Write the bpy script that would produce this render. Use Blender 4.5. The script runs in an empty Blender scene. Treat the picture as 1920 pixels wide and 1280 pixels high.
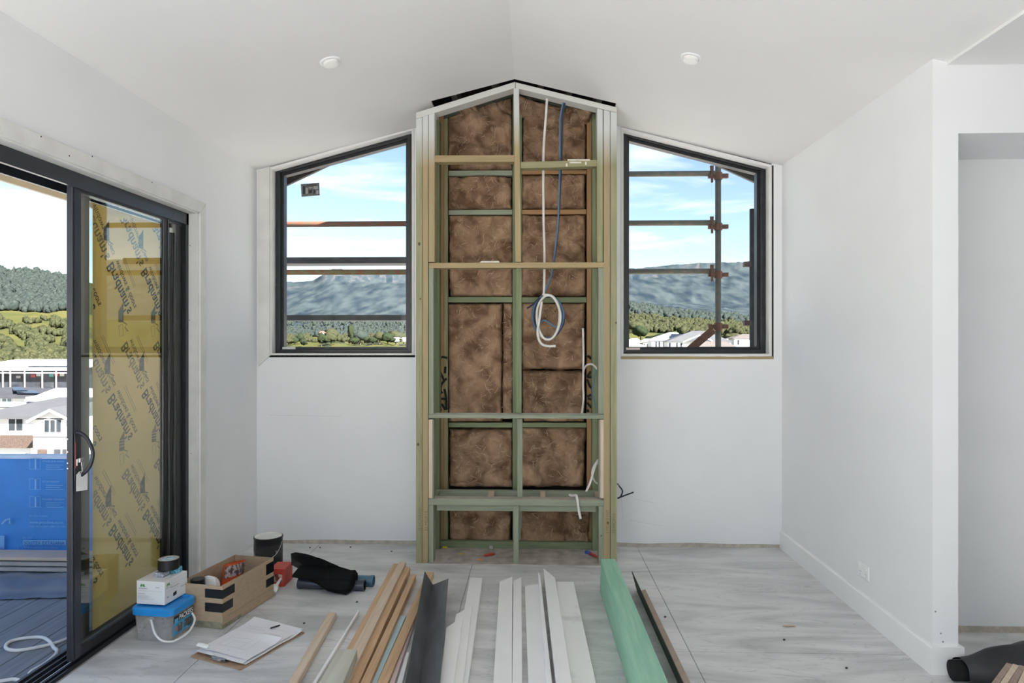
import bpy, math, random
from mathutils import Vector, noise

# ------------------------------------------------------------------ camera, world, sun, exposure
SC = bpy.context.scene
COL = SC.collection
F, CX, CY = 1280.0, 960.0, 640.0            # focal length and centre in 1920x1280 pixels
TH = math.atan(40 / F)                       # camera turned a little to the left of the room axis
CO, SI = math.cos(TH), math.sin(TH)
EYE = 1.458

cam_d = bpy.data.cameras.new('camera'); cam = bpy.data.objects.new('camera', cam_d); COL.objects.link(cam)
cam_d.sensor_width = 36; cam_d.lens = 24; cam_d.clip_start = .05; cam_d.clip_end = 30000
cam.location = (0, 0, EYE); cam.rotation_euler = (math.pi / 2, 0, TH)
SC.camera = cam

SUN_DIR = Vector((0.52, -0.58, 0.63)).normalized()   # towards the sun: behind the camera, to the right
w = bpy.data.worlds.new('sky_world'); SC.world = w; w.use_nodes = True
nt = w.node_tree; N = nt.nodes; L = nt.links
for n in list(N): N.remove(n)
out = N.new('ShaderNodeOutputWorld'); bg = N.new('ShaderNodeBackground'); L.new(bg.outputs[0], out.inputs[0])
sky = N.new('ShaderNodeTexSky'); sky.sky_type = 'NISHITA'; sky.sun_disc = False
sky.sun_elevation = math.asin(SUN_DIR.z); sky.sun_rotation = math.atan2(SUN_DIR.x, SUN_DIR.y)
sky.air_density = 1.0; sky.dust_density = .4; sky.ozone_density = 1.0
tc = N.new('ShaderNodeTexCoord'); sp = N.new('ShaderNodeSeparateXYZ'); L.new(tc.outputs['Generated'], sp.inputs[0])
ad = N.new('ShaderNodeMath'); ad.operation = 'ADD'; ad.inputs[1].default_value = .16; L.new(sp.outputs[2], ad.inputs[0])
mx = N.new('ShaderNodeMath'); mx.operation = 'MAXIMUM'; mx.inputs[1].default_value = .05; L.new(ad.outputs[0], mx.inputs[0])
dv = N.new('ShaderNodeVectorMath'); dv.operation = 'DIVIDE'; L.new(tc.outputs['Generated'], dv.inputs[0])
cb = N.new('ShaderNodeCombineXYZ')
for i in range(3): L.new(mx.outputs[0], cb.inputs[i])
L.new(cb.outputs[0], dv.inputs[1])
mp = N.new('ShaderNodeMapping'); mp.inputs['Scale'].default_value = (1.0, 1.7, .2); L.new(dv.outputs[0], mp.inputs[0])
nz = N.new('ShaderNodeTexNoise'); nz.inputs['Scale'].default_value = 1.5; nz.inputs['Detail'].default_value = 8
nz.inputs['Roughness'].default_value = .55; nz.inputs['Distortion'].default_value = .6; L.new(mp.outputs[0], nz.inputs['Vector'])
rp = N.new('ShaderNodeValToRGB'); rp.color_ramp.elements[0].position = .50; rp.color_ramp.elements[1].position = .74
rp.color_ramp.elements[1].color = (.8, .8, .8, 1); L.new(nz.outputs[0], rp.inputs[0])
SKY_STRENGTH = .106
mix = N.new('ShaderNodeMix'); mix.data_type = 'RGBA'
L.new(rp.outputs[0], mix.inputs[0]); L.new(sky.outputs[0], mix.inputs[6]); mix.inputs[7].default_value = (6.6, 6.8, 7.1, 1)
L.new(mix.outputs[2], bg.inputs[0]); bg.inputs[1].default_value = SKY_STRENGTH

sun_d = bpy.data.lights.new('sun', 'SUN'); sun = bpy.data.objects.new('sun', sun_d); COL.objects.link(sun)
sun_d.energy = 14; sun_d.angle = .01; sun_d.color = (1, .985, .965)
sun.location = (6, -10, 12); sun.rotation_euler = SUN_DIR.to_track_quat('Z', 'Y').to_euler()

vs = SC.view_settings
vs.view_transform = 'Standard'; vs.look = 'None'; vs.gamma = 1.0; vs.use_curve_mapping = False
vs.exposure = 1.12
SC.cycles.max_bounces = 14; SC.cycles.diffuse_bounces = 10; SC.cycles.transparent_max_bounces = 16
SC.cycles.caustics_reflective = False; SC.cycles.caustics_refractive = False
SC.cycles.use_denoising = True; SC.cycles.sample_clamp_indirect = 6

def portal(name, loc, rot, sx, sy):          # sampling guides in the openings, they give no light of their own
    d = bpy.data.lights.new(name, 'AREA'); d.shape = 'RECTANGLE'; d.size = sx; d.size_y = sy
    d.cycles.is_portal = True; o = bpy.data.objects.new(name, d); COL.objects.link(o); o.location = loc; o.rotation_euler = rot

# ------------------------------------------------------------------ pixel -> place
def ray(px, py):
    u = (px - CX) / F; v = (CY - py) / F
    return Vector((u * CO - SI, u * SI + CO, v))
EP = Vector((0, 0, EYE))
def atY(px, py, Y): a = ray(px, py); return EP + a * (Y / a.y)
def atX(px, py, X): a = ray(px, py); return EP + a * (X / a.x)
def atZ(px, py, Z=0.0): a = ray(px, py); return EP + a * ((Z - EYE) / a.z)

# ------------------------------------------------------------------ materials
def newmat(name):
    m = bpy.data.materials.new(name); m.use_nodes = True; t = m.node_tree
    return m, t.nodes, t.links, t.nodes['Principled BSDF']

def mat(name, c, rough=.6, var=.08, scale=6, stretch=(1, 1, 1), c2=None, bump=0, metal=0, spec=.4, detail=4, lo=.35, hi=.65, dist=0, bscale=None):
    m, N, L, P = newmat(name)
    g = N.new('ShaderNodeNewGeometry'); mp = N.new('ShaderNodeMapping'); mp.inputs['Scale'].default_value = stretch
    L.new(g.outputs['Position'], mp.inputs[0])
    n = N.new('ShaderNodeTexNoise'); n.inputs['Scale'].default_value = scale; n.inputs['Detail'].default_value = detail
    n.inputs['Distortion'].default_value = dist; L.new(mp.outputs[0], n.inputs['Vector'])
    r = N.new('ShaderNodeValToRGB'); r.color_ramp.elements[0].position = lo; r.color_ramp.elements[1].position = hi
    a = tuple(x * (1 - var) for x in c) if c2 is None else c2
    b = tuple(min(1, x * (1 + var)) for x in c) if c2 is None else c
    r.color_ramp.elements[0].color = (*a, 1); r.color_ramp.elements[1].color = (*b, 1)
    L.new(n.outputs[0], r.inputs[0]); L.new(r.outputs[0], P.inputs['Base Color'])
    P.inputs['Roughness'].default_value = rough; P.inputs['Metallic'].default_value = metal
    P.inputs['Specular IOR Level'].default_value = spec
    if bump:
        bn = N.new('ShaderNodeBump'); bn.inputs['Strength'].default_value = bump; bn.inputs['Distance'].default_value = .01
        if bscale:
            n2 = N.new('ShaderNodeTexNoise'); n2.inputs['Scale'].default_value = bscale; n2.inputs['Detail'].default_value = 5
            L.new(mp.outputs[0], n2.inputs['Vector']); L.new(n2.outputs[0], bn.inputs['Height'])
        else: L.new(n.outputs[0], bn.inputs['Height'])
        L.new(bn.outputs[0], P.inputs['Normal'])
    return m

AX = {'x': (.06, 1, 1), 'y': (1, .06, 1), 'z': (1, 1, .06)}
def wood(name, c, c2, axis, scale=70, rough=.6):
    return mat(name, c, rough, c2=c2, scale=scale, stretch=AX[axis], detail=5, lo=.25, hi=.75, bump=.08, dist=.4)

def glassmat(name, tint=(1, 1, 1), ior=1.45, rough=0.0, dirt=None):
    m, N, L, P = newmat(name); N.remove(P); o = N['Material Output']
    tr = N.new('ShaderNodeBsdfTransparent'); tr.inputs[0].default_value = (*tint, 1)
    gl = N.new('ShaderNodeBsdfGlossy'); gl.inputs['Roughness'].default_value = rough
    r0 = ((ior - 1) / (ior + 1)) ** 2
    lw = N.new('ShaderNodeLayerWeight'); lw.inputs[0].default_value = .5
    pw = N.new('ShaderNodeMath'); pw.operation = 'POWER'; pw.inputs[1].default_value = 5; L.new(lw.outputs['Facing'], pw.inputs[0])
    fr = N.new('ShaderNodeMath'); fr.operation = 'MULTIPLY_ADD'; L.new(pw.outputs[0], fr.inputs[0]); fr.inputs[1].default_value = 1 - r0; fr.inputs[2].default_value = r0
    mx = N.new('ShaderNodeMixShader'); L.new(fr.outputs[0], mx.inputs[0]); L.new(tr.outputs[0], mx.inputs[1]); L.new(gl.outputs[0], mx.inputs[2])
    L.new(mx.outputs[0], o.inputs[0]); return m

def filmmat(name, c, trans):                  # thin translucent sheet
    m, N, L, P = newmat(name); N.remove(P); o = N['Material Output']
    g = N.new('ShaderNodeNewGeometry'); n = N.new('ShaderNodeTexNoise'); n.inputs['Scale'].default_value = 3
    L.new(g.outputs['Position'], n.inputs['Vector'])
    r = N.new('ShaderNodeValToRGB'); r.color_ramp.elements[0].color = (*[x * .86 for x in c], 1); r.color_ramp.elements[1].color = (*c, 1)
    L.new(n.outputs[0], r.inputs[0])
    d = N.new('ShaderNodeBsdfDiffuse'); t = N.new('ShaderNodeBsdfTranslucent'); L.new(r.outputs[0], d.inputs[0]); L.new(r.outputs[0], t.inputs[0])
    mx = N.new('ShaderNodeMixShader'); mx.inputs[0].default_value = trans; L.new(d.outputs[0], mx.inputs[1]); L.new(t.outputs[0], mx.inputs[2])
    L.new(mx.outputs[0], o.inputs[0]); return m

m_wall = mat('white_plaster', (.805, .81, .815), .75, .012, 3)
m_ceil = mat('ceiling_white', (.80, .79, .775), .8, .012, 2)
m_trim = mat('white_trim_paint', (.87, .87, .86), .45, .02, 5)
m_primer = mat('primed_trim', (.70, .69, .66), .6, .05, 9)
m_bare = mat('bare_screed', (.52, .47, .40), .9, .18, 25, detail=8)
m_dust = mat('dusty_slab', (.42, .38, .34), .9, .2, 14, detail=8)
m_black = mat('black_aluminium', (.018, .019, .022), .38, .15, 20, spec=.5)
m_blackg = mat('charcoal_aluminium', (.028, .031, .038), .35, .15, 8, spec=.5)
m_dark = mat('dark_void', (.02, .018, .016), .9, .3, 10)
m_steel = mat('brushed_steel', (.55, .55, .55), .3, .1, 30, metal=1)
m_tin = mat('galvanised_grey', (.16, .17, .185), .5, c2=(.09, .095, .10), scale=14, stretch=(1, .25, 1), metal=.35, detail=7, lo=.3, hi=.7)
m_batt = mat('glasswool_brown', (.42, .275, .175), .97, c2=(.16, .092, .055), scale=8, detail=12, lo=.36, hi=.66, dist=.5, bump=.9, spec=.05, bscale=45)
m_rafter = wood('dark_rafter', (.10, .11, .085), (.05, .05, .04), 'x')
W = {}
for ax in 'xyz':
    W['olive' + ax] = wood('olive_pine_' + ax, (.37, .33, .185), (.235, .235, .12), ax)
    W['tan' + ax] = wood('tan_pine_' + ax, (.42, .31, .165), (.31, .235, .115), ax)
    W['orange' + ax] = wood('orange_pine_' + ax, (.44, .255, .115), (.31, .165, .07), ax)
    W['green' + ax] = wood('green_pine_' + ax, (.325, .345, .255), (.215, .245, .17), ax)
    W['moss' + ax] = wood('moss_pine_' + ax, (.22, .25, .135), (.135, .17, .09), ax)
    W['aqua' + ax] = wood('aqua_pine_' + ax, (.36, .60, .45), (.22, .47, .33), ax, 50)
    W['pine' + ax] = wood('raw_pine_' + ax, (.66, .46, .28), (.50, .32, .175), ax)
    W['pale' + ax] = wood('pale_pine_' + ax, (.68, .58, .46), (.58, .44, .31), ax)

def tile_mat():
    m, N, L, P = newmat('grey_marble_tile')
    g = N.new('ShaderNodeNewGeometry')
    def nz(scale, stretch, det, dist):
        mp = N.new('ShaderNodeMapping'); mp.inputs['Scale'].default_value = stretch; mp.inputs['Rotation'].default_value = (0, 0, .22)
        L.new(g.outputs['Position'], mp.inputs[0])
        n = N.new('ShaderNodeTexNoise'); n.inputs['Scale'].default_value = scale; n.inputs['Detail'].default_value = det; n.inputs['Distortion'].default_value = dist
        L.new(mp.outputs[0], n.inputs['Vector']); return n
    a = nz(2.6, (.5, 1.9, 1), 9, 1.4)
    r = N.new('ShaderNodeValToRGB'); e = r.color_ramp.elements
    e[0].position = .30; e[0].color = (.46, .465, .46, 1); e[1].position = .70; e[1].color = (.73, .73, .725, 1)
    k = e.new(.46); k.color = (.585, .59, .585, 1); k = e.new(.56); k.color = (.67, .67, .665, 1)
    L.new(a.outputs[0], r.inputs[0])
    b = nz(3.2, (.45, 2.0, 1), 6, 2.2)
    v = N.new('ShaderNodeValToRGB'); e = v.color_ramp.elements
    e[0].position = .487; e[0].color = (0, 0, 0, 1); e[1].position = .513; e[1].color = (0, 0, 0, 1); k = e.new(.5); k.color = (1, 1, 1, 1)
    L.new(b.outputs[0], v.inputs[0])
    mx = N.new('ShaderNodeMix'); mx.data_type = 'RGBA'; mu = N.new('ShaderNodeMath'); mu.operation = 'MULTIPLY'; mu.inputs[1].default_value = .38
    L.new(v.outputs[0], mu.inputs[0]); L.new(mu.outputs[0], mx.inputs[0]); L.new(r.outputs[0], mx.inputs[6]); mx.inputs[7].default_value = (.30, .305, .31, 1)
    L.new(mx.outputs[2], P.inputs['Base Color']); P.inputs['Roughness'].default_value = .42; P.inputs['Specular IOR Level'].default_value = .35
    return m
m_tile = tile_mat()
m_grout = mat('grout', (.36, .36, .35), .9, .05, 30)

# ------------------------------------------------------------------ mesh helpers
WP = {}                                        # world origin of every object
def _tag(o, label, cat, group, kind):
    if label: o['label'] = label
    if cat: o['category'] = cat
    if group: o['group'] = group
    if kind: o['kind'] = kind
def thing(name, label, cat, loc, group=None, kind=None):
    o = bpy.data.objects.new(name, None); COL.objects.link(o); o.location = loc; o.empty_display_size = .05
    WP[o.name] = Vector(loc); _tag(o, label, cat, group, kind); return o
def mk(name, vf, m, parent=None, label=None, cat=None, group=None, kind=None, smooth=False, bevel=0, fm=None):
    vs_, fs = vf
    vs_ = [Vector(v) for v in vs_]
    lo = [min(v[i] for v in vs_) for i in range(3)]; hi = [max(v[i] for v in vs_) for i in range(3)]
    org = Vector(((lo[0] + hi[0]) / 2, (lo[1] + hi[1]) / 2, lo[2]))
    me = bpy.data.meshes.new(name); me.from_pydata([v - org for v in vs_], [], fs); me.update()
    for mm in (m if isinstance(m, (list, tuple)) else [m]): me.materials.append(mm)
    if fm:
        for i, f in enumerate(me.polygons): f.material_index = fm[i]
    if smooth:
        for f in me.polygons: f.use_smooth = True
    o = bpy.data.objects.new(name, me); COL.objects.link(o)
    WP[o.name] = org.copy()
    if parent: o.parent = parent; o.location = org - WP[parent.name]
    else: o.location = org
    if bevel:
        b = o.modifiers.new('edge', 'BEVEL'); b.width = bevel; b.segments = 2; b.limit_method = 'ANGLE'
    _tag(o, label, cat, group, kind); return o
def B(x0, x1, y0, y1, z0, z1):
    v = [(x, y, z) for z in (z0, z1) for y in (y0, y1) for x in (x0, x1)]
    return v, [(0, 2, 3, 1), (4, 5, 7, 6), (0, 1, 5, 4), (2, 6, 7, 3), (0, 4, 6, 2), (1, 3, 7, 5)]
def J(*parts):
    V, Fc = [], []
    for v, f in parts:
        k = len(V); V += list(v); Fc += [tuple(i + k for i in q) for q in f]
    return V, Fc
def PR(poly, vec):                             # prism: polygon pushed along a vector
    n = len(poly); vec = Vector(vec); a = [Vector(p) for p in poly]; v = a + [p + vec for p in a]
    nr = Vector()
    for i in range(n): nr += a[i].cross(a[(i + 1) % n])
    f = [tuple(range(n)), tuple(range(2 * n - 1, n - 1, -1))] + [(i, n + i, n + (i + 1) % n, (i + 1) % n) for i in range(n)]
    if nr.dot(vec) > 0: f = [tuple(reversed(q)) for q in f]
    return v, f
def TUBE(pts, r, n=8, cap=True):
    pts = [Vector(p) for p in pts]; V, Fc = [], []; up = None
    rs = r if isinstance(r, (list, tuple)) else [r] * len(pts)
    for i, p in enumerate(pts):
        t = (pts[min(i + 1, len(pts) - 1)] - pts[max(i - 1, 0)]).normalized()
        if up is None: up = t.orthogonal().normalized()
        up = (up - t * up.dot(t))
        up = up.normalized() if up.length > 1e-6 else t.orthogonal().normalized()
        s = t.cross(up)
        for k in range(n):
            a = 2 * math.pi * k / n; V.append(p + (up * math.cos(a) + s * math.sin(a)) * rs[i])
        if i:
            for k in range(n):
                a0, b0 = (i - 1) * n + k, (i - 1) * n + (k + 1) % n
                Fc.append((a0, b0, b0 + n, a0 + n))
    if cap: Fc += [tuple(range(n - 1, -1, -1)), tuple(range(len(V) - n, len(V)))]
    return V, Fc
def SM(pts, k=6):                              # Catmull-Rom
    P = [Vector(p) for p in pts]; o = []
    for i in range(len(P) - 1):
        p0, p1, p2, p3 = P[max(i - 1, 0)], P[i], P[i + 1], P[min(i + 2, len(P) - 1)]
        for j in range(k):
            t = j / k
            o.append(.5 * ((2 * p1) + (p2 - p0) * t + (2 * p0 - 5 * p1 + 4 * p2 - p3) * t * t + (3 * p1 - p0 - 3 * p2 + p3) * t ** 3))
    return o + [P[-1]]
def LATHE(prof, c, n=32):                      # profile [(r,z)] about a vertical axis
    V, Fc = [], []
    for r, z in prof:
        for k in range(n):
            a = 2 * math.pi * k / n; V.append((c[0] + r * math.cos(a), c[1] + r * math.sin(a), c[2] + z))
    for i in range(len(prof) - 1):
        for k in range(n):
            k2 = (k + 1) % n; Fc.append((i * n + k, i * n + k2, (i + 1) * n + k2, (i + 1) * n + k))
    return V, Fc
def GRID(nu, nv, fn):
    V = [fn(i / nu, j / nv) for j in range(nv + 1) for i in range(nu + 1)]
    return V, [(j * (nu + 1) + i, j * (nu + 1) + i + 1, (j + 1) * (nu + 1) + i + 1, (j + 1) * (nu + 1) + i) for j in range(nv) for i in range(nu)]
def TEXT(name, s, o, dx, dy, width, m, parent, align=None, bold=0, push=0, clip=None):
    """flat lettering: origin o, baseline direction dx, letter-up dy (unit vectors), total width in metres"""
    cu = bpy.data.curves.new('t', 'FONT'); cu.body = s; cu.size = 1; cu.offset = bold
    t = bpy.data.objects.new('t', cu); COL.objects.link(t); bpy.context.view_layer.update()
    me = bpy.data.meshes.new_from_object(t.evaluated_get(bpy.context.evaluated_depsgraph_get()))
    bpy.data.objects.remove(t); bpy.data.curves.remove(cu)
    xs = [v.co.x for v in me.vertices]; k = width / (max(xs) - min(xs)); x0 = min(xs)
    dx, dy, o = Vector(dx), Vector(dy), Vector(o); nrm = dx.cross(dy).normalized()
    V = [o + dx * ((v.co.x - x0) * k) + dy * (v.co.y * k) + nrm * push for v in me.vertices]
    Fc = [tuple(p.vertices) for p in me.polygons]; bpy.data.meshes.remove(me)
    if clip is not None:                       # keep only the letters that lie on the sheet
        Fc = [f for f in Fc if min(V[i].y for i in f) > clip[0] and max(V[i].y for i in f) < clip[1] and max(V[i].z for i in f) < clip[2]]
        if not Fc: return None
        use = sorted({i for f in Fc for i in f}); mp_ = {i: k for k, i in enumerate(use)}; V = [V[i] for i in use]; Fc = [tuple(mp_[i] for i in f) for f in Fc]
    return mk(name, (V, Fc), m, parent)
def RIB(pts, wd, nrm):                         # flat ribbon stroke through pts, facing nrm
    pts = [Vector(p) for p in pts]; nrm = Vector(nrm); V, Fc = [], []
    for i, p in enumerate(pts):
        t = (pts[min(i + 1, len(pts) - 1)] - pts[max(i - 1, 0)]).normalized(); s = t.cross(nrm).normalized() * wd / 2
        V += [p - s, p + s]
        if i: Fc.append((2 * i - 2, 2 * i - 1, 2 * i + 1, 2 * i))
    return V, Fc

# ------------------------------------------------------------------ room shell
XL, XR, YB, RIDGE = -2.0, 1.755, 4.88, -.1225
ZS, ZA = 2.70, 3.172                            # ceiling height at the side walls and at the ridge
YR = -1.3                                       # rear end left open so daylight enters from behind the camera
def zc(x): return ZA - (ZA - ZS) / (XR - RIDGE) * abs(x - RIDGE)
def px2x(px, Y): return atY(px, 640, Y).x

# floor: slab plus tiles
floor = mk('floor', B(-2.14, 6.0, YR, YB + .1, -.12, -.006), m_grout, label='grey marble look tiled floor of the room', kind='structure')
xs_ = [-2.10, -1.536, -.4, .735, 1.87, 3.0, 4.13, 5.26, 6.0]; ys_ = [YR, -.105, 1.008, 2.121, 3.235, 4.348, YB + .02]
g = .0018
for i in range(len(xs_) - 1):
    for j in range(len(ys_) - 1):
        x0, x1, y0, y1 = xs_[i] + g, xs_[i + 1] - g, ys_[j] + g, ys_[j + 1] - g
        if i == 0: x0 = -2.03
        mk('tile', B(x0, x1, y0, y1, -.0055, 0), m_tile, floor)
mk('slab_patch', B(px2x(806, 4.5), px2x(1130, 4.5), 4.455, 5.0, -.003, .004), m_dust, floor, label='dusty bare slab under the timber frame')
bounce_slab = mk('rear_bounce_slab', B(-8, 9, -16, YR, -.2, -.02), mat('pale_bounce_slab', (.60, .60, .59), .8, .08, 3), label='unseen pale slab added behind the viewer to bounce sunlight in', kind='structure')  # unseen slab added to bounce sunlight through the open rear end

# raked ceiling, two slopes, with the strip cut out above the frame
HXL, HXR, HY = px2x(808, 4.46), px2x(1156, 4.46), 4.46
def cslab(x0, x1, y0, y1, t=.013):
    return PR([(x0, y0, zc(x0)), (x1, y0, zc(x1)), (x1, y1, zc(x1)), (x0, y1, zc(x0))], (0, 0, t))
ceiling = mk('ceiling', J(cslab(XL - .02, RIDGE, YR, HY), cslab(RIDGE, XR + .06, YR, HY), cslab(XL - .02, HXL, HY, YB + .02), cslab(HXR, XR + .06, HY, YB + .02)), m_ceil,
             label='white raked plasterboard ceiling with a cut-out over the frame', kind='structure')
ceil2 = mk('ceiling', B(XR + .06, 6.0, YR, 3.70, 2.672, 2.70), m_ceil, label='flat white ceiling to the right of the room', kind='structure')
for k, x in enumerate((-.55, -.28, .03, .22, .42)):
    mk('rafter', PR([(x, 4.40, zc(x) + .03), (x + .04, 4.40, zc(x) + .03), (x + .04, 4.40, zc(x) + .13), (x, 4.40, zc(x) + .13)], (0, .46, 0)), m_rafter, ceiling)
# roof over the whole house: steeper pitch than the ceiling, overhanging the end wall
def zr(x): return 2.675 + .46 * (2.0 - abs(x - RIDGE) + .1225)
XE0, XE1 = XL - .55, XR + .55
mk('roof', J(PR([(XE0, YR, zr(XE0)), (RIDGE, YR, zr(RIDGE)), (RIDGE, 5.35, zr(RIDGE)), (XE0, 5.35, zr(XE0))], (0, 0, .08)),
             PR([(RIDGE, YR, zr(RIDGE)), (XR + .1, YR, zr(XR + .1)), (XR + .1, 5.35, zr(XR + .1)), (RIDGE, 5.35, zr(RIDGE))], (0, 0, .08)),
             PR([(XR + .1, 4.99, zr(XR + .1)), (XE1, 4.99, zr(XE1)), (XE1, 5.35, zr(XE1)), (XR + .1, 5.35, zr(XR + .1))], (0, 0, .08)),
             B(XR + .06, 6.1, YR, 3.75, 2.74, 2.84)),
   mat('eave_brown', (.16, .12, .09), .7, .2, 6), label='dark eave overhanging outside the upper window corners', kind='structure')
mk('trim_1', J(PR([(XE0, 5.33, zr(XE0) - .12), (RIDGE, 5.33, zr(RIDGE) - .12), (RIDGE, 5.33, zr(RIDGE) + .02), (XE0, 5.33, zr(XE0) + .02)], (0, .03, 0)),
               PR([(XE1, 5.33, zr(XE1) - .12), (RIDGE, 5.33, zr(RIDGE) - .12), (RIDGE, 5.33, zr(RIDGE) + .02), (XE1, 5.33, zr(XE1) + .02)], (0, .03, 0))),
   mat('barge_grey', (.10, .09, .08), .6, .15, 8), label='grey barge board under the gable eave outside', kind='structure')

# back wall: plaster around two windows and the open frame in the middle
def wp(pts): return [atY(x, y, YB) for x, y in pts]
ZB = .034
WLo = [atY(505, 314, YB), atY(777, 238, YB), atY(777, 667, YB), atY(505, 667, YB)]      # left opening
WRo = [atY(1164, 238, YB), atY(1447, 309, YB), atY(1447, 668, YB), atY(1164, 668, YB)]
xa, xb = WLo[0].x, WLo[1].x; za = WLo[2].z
xc, xd = WRo[0].x, WRo[1].x; zd = WRo[2].z
NX0, NX1 = px2x(815, YB), px2x(1124, YB)                                                 # bare opening behind the frame
T = .012
def wb(x0, x1, z0, z1a, z1b): return PR([(x0, YB, z0), (x1, YB, z0), (x1, YB, z1b), (x0, YB, z1a)], (0, T, 0))
wall_back = mk('wall_back', J(wb(XL, xa, ZB, zc(XL), zc(xa)), wb(xa, xb, ZB, za, za), wb(xb, NX0, ZB, zc(xb), zc(NX0)),
                              wb(NX1, xc, ZB, zc(NX1), zc(xc)), wb(xc, xd, ZB, zd, zd), wb(xd, XR, ZB, zc(xd), zc(XR))),
               m_wall, label='white plasterboard end wall with two raked windows', kind='structure')
# outer skin of the wall (blocks light, dark membrane seen behind the studs)
YO = 5.04
def wo(x0, x1, z0, z1a, z1b, y0=YO): return PR([(x0, y0, z0), (x1, y0, z0), (x1, y0, z1b), (x0, y0, z1a)], (0, .05, 0))
mk('sheathing', J(wo(XL - .12, xa - .01, -.1, zr(XL - .12), zr(xa)), wo(xa - .01, xb + .01, -.1, za - .02, za - .02), wo(xb + .01, RIDGE, -.1, zr(xb), zr(RIDGE)),
                  wo(RIDGE, xc - .01, -.1, zr(RIDGE), zr(xc)), wo(xc - .01, xd + .01, -.1, zd - .02, zd - .02), wo(xd + .01, XR + .12, -.1, zr(xd), zr(XR + .12)),
                  PR([(xa - .01, YO, zc(xa) + .01), (xb + .01, YO, zc(xb) + .01), (xb + .01, YO, zr(xb)), (xa - .01, YO, zr(xa))], (0, .05, 0)),
                  PR([(xc - .01, YO, zc(xc) + .01), (xd + .01, YO, zc(xd) + .01), (xd + .01, YO, zr(xd)), (xc - .01, YO, zr(xc))], (0, .05, 0))),
   m_dark, wall_back, label='dark building membrane behind the studs')
mk('bare_strip', J(B(XL, NX0, YB + .001, YB + .03, 0, ZB + .01), B(NX1, XR, YB + .001, YB + .03, 0, ZB + .01)), m_bare, wall_back, label='bare beige strip along the foot of the wall')
# ragged lower edge of the plaster
random.seed(3)
def ragged(x0, x1):
    n = 26; top = []; bot = []
    for i in range(n + 1):
        x = x0 + (x1 - x0) * i / n; top.append((x, YB - .0015, ZB + .012)); bot.append((x, YB - .0015, ZB - .006 + .010 * noise.noise((x * 3.1, 4, 1)) ))
    V = top + bot; return V, [(i, i + 1, n + 2 + i, n + 1 + i) for i in range(n)]
mk('plaster_edge', J(ragged(XL, NX0), ragged(NX1, XR)), m_wall, wall_back)
m_pencil = mat('pencil_smudge', (.62, .62, .61), .9, .1, 40)
for (x0, y0, x1, y1) in ((505, 778, 640, 780), (1190, 935, 1225, 942), (1165, 930, 1168, 975), (1180, 975, 1240, 985)):
    a, b = atY(x0, y0, YB - .001), atY(x1, y1, YB - .001)
    mk('pencil_line', RIB([a, b], .002, (0, -1, 0)), m_pencil, wall_back)

# left wall with the long sliding-door opening
XD = -2.07
DY0, DY1 = .6, atX(372, 378, XL).y + .005      # opening in the wall
DZ = 2.232
mk('wall_left', J(B(XL - .12, XL, DY1, YB + .1, -.1, ZS + .05), B(XL - .12, XL, YR, DY0, -.1, ZS + .05), B(XL - .12, XL, DY0, DY1, DZ, ZS + .05)), m_wall,
   label='white left wall around the sliding door', kind='structure')
mk('trim_2', J(PR([(XL, DY1 - .005, 0), (XL, DY1 + .062, 0), (XL, DY1 + .062, DZ + .062), (XL, DY1 - .005, DZ - .005)], (.014, 0, 0)),
               PR([(XL, DY1 + .062, DZ + .062), (XL, DY1 - .005, DZ - .005), (XL, DY0, DZ - .005), (XL, DY0, DZ + .062)], (.014, 0, 0)),
               B(XL - .06, XL + .004, DY1 - .022, DY1, 0, DZ), B(XL - .06, XL + .004, DY0, DY1, DZ - .014, DZ)), m_primer,
   label='primed white architrave and reveal around the sliding door', kind='structure', bevel=.002)
for (x, y) in ((77, 256), (130, 292), (173, 293), (285, 342), (356, 460), (355, 600), (358, 850)):
    p = atX(x, y, XL + .0145); mk('nail_hole', PR([p + Vector((0, -.003, -.003)), p + Vector((0, .003, -.003)), p + Vector((0, .003, .003)), p + Vector((0, -.003, .003))], (.0004, 0, 0)), m_dark, bpy.data.objects['trim_2'])

# right wall, its end, niche and header
YE = 3.058; XW = XR + .11
mk('wall_right', B(XR, XW, YE, YB + .1, -.1, 2.78), m_wall, label='white right wall ending at a free corner', kind='structure')
mk('wall_niche', J(B(XW, 4.2, 3.50, 3.60, -.1, 2.38), B(XW, 4.2, YE, 3.60, 2.372, 2.70), B(4.2, 4.3, YE, 3.6, -.1, 2.7), B(4.3, 6.0, YE, YE + .1, -.1, 2.7)), m_wall,
   label='shaded white niche wall with header beyond the corner', kind='structure')
mk('bare_strip', B(XW, 4.2, 3.494, 3.50, 0, .03), m_bare, bpy.data.objects['wall_niche'])
mk('wall_far_right', J(B(6.0, 6.12, YR, YE + .1, -.1, 2.75), B(.9, 6.0, YR, YR + .1, -.1, 2.75)), m_wall, label='white far right wall, and a rear wall added to hold back light', kind='structure')  # rear part added, its width set to limit light from behind
mk('wall_sun_block', B(XW + .02, 6.1, 3.62, 4.98, -11, 4.5), m_wall, label='unseen block added beyond the right wall to shade the scaffold', kind='structure')  # unseen mass added to keep the sun off the scaffold tubes
bbh, bbt = .122, .017
mk('baseboard_right', J(PR([(XR, YE - bbt, 0), (XR - bbt, YE - bbt, 0), (XR - bbt, YE - bbt, bbh - .006), (XR - bbt + .006, YE - bbt, bbh), (XR, YE - bbt, bbh)], (0, YB - YE + bbt, 0)),
                        B(XR, XW + bbt, YE - bbt, YE, 0, bbh), B(XW, XW + bbt, YE, 3.5, 0, bbh)), m_trim, label='white skirting board along the right wall', kind='structure')
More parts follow.
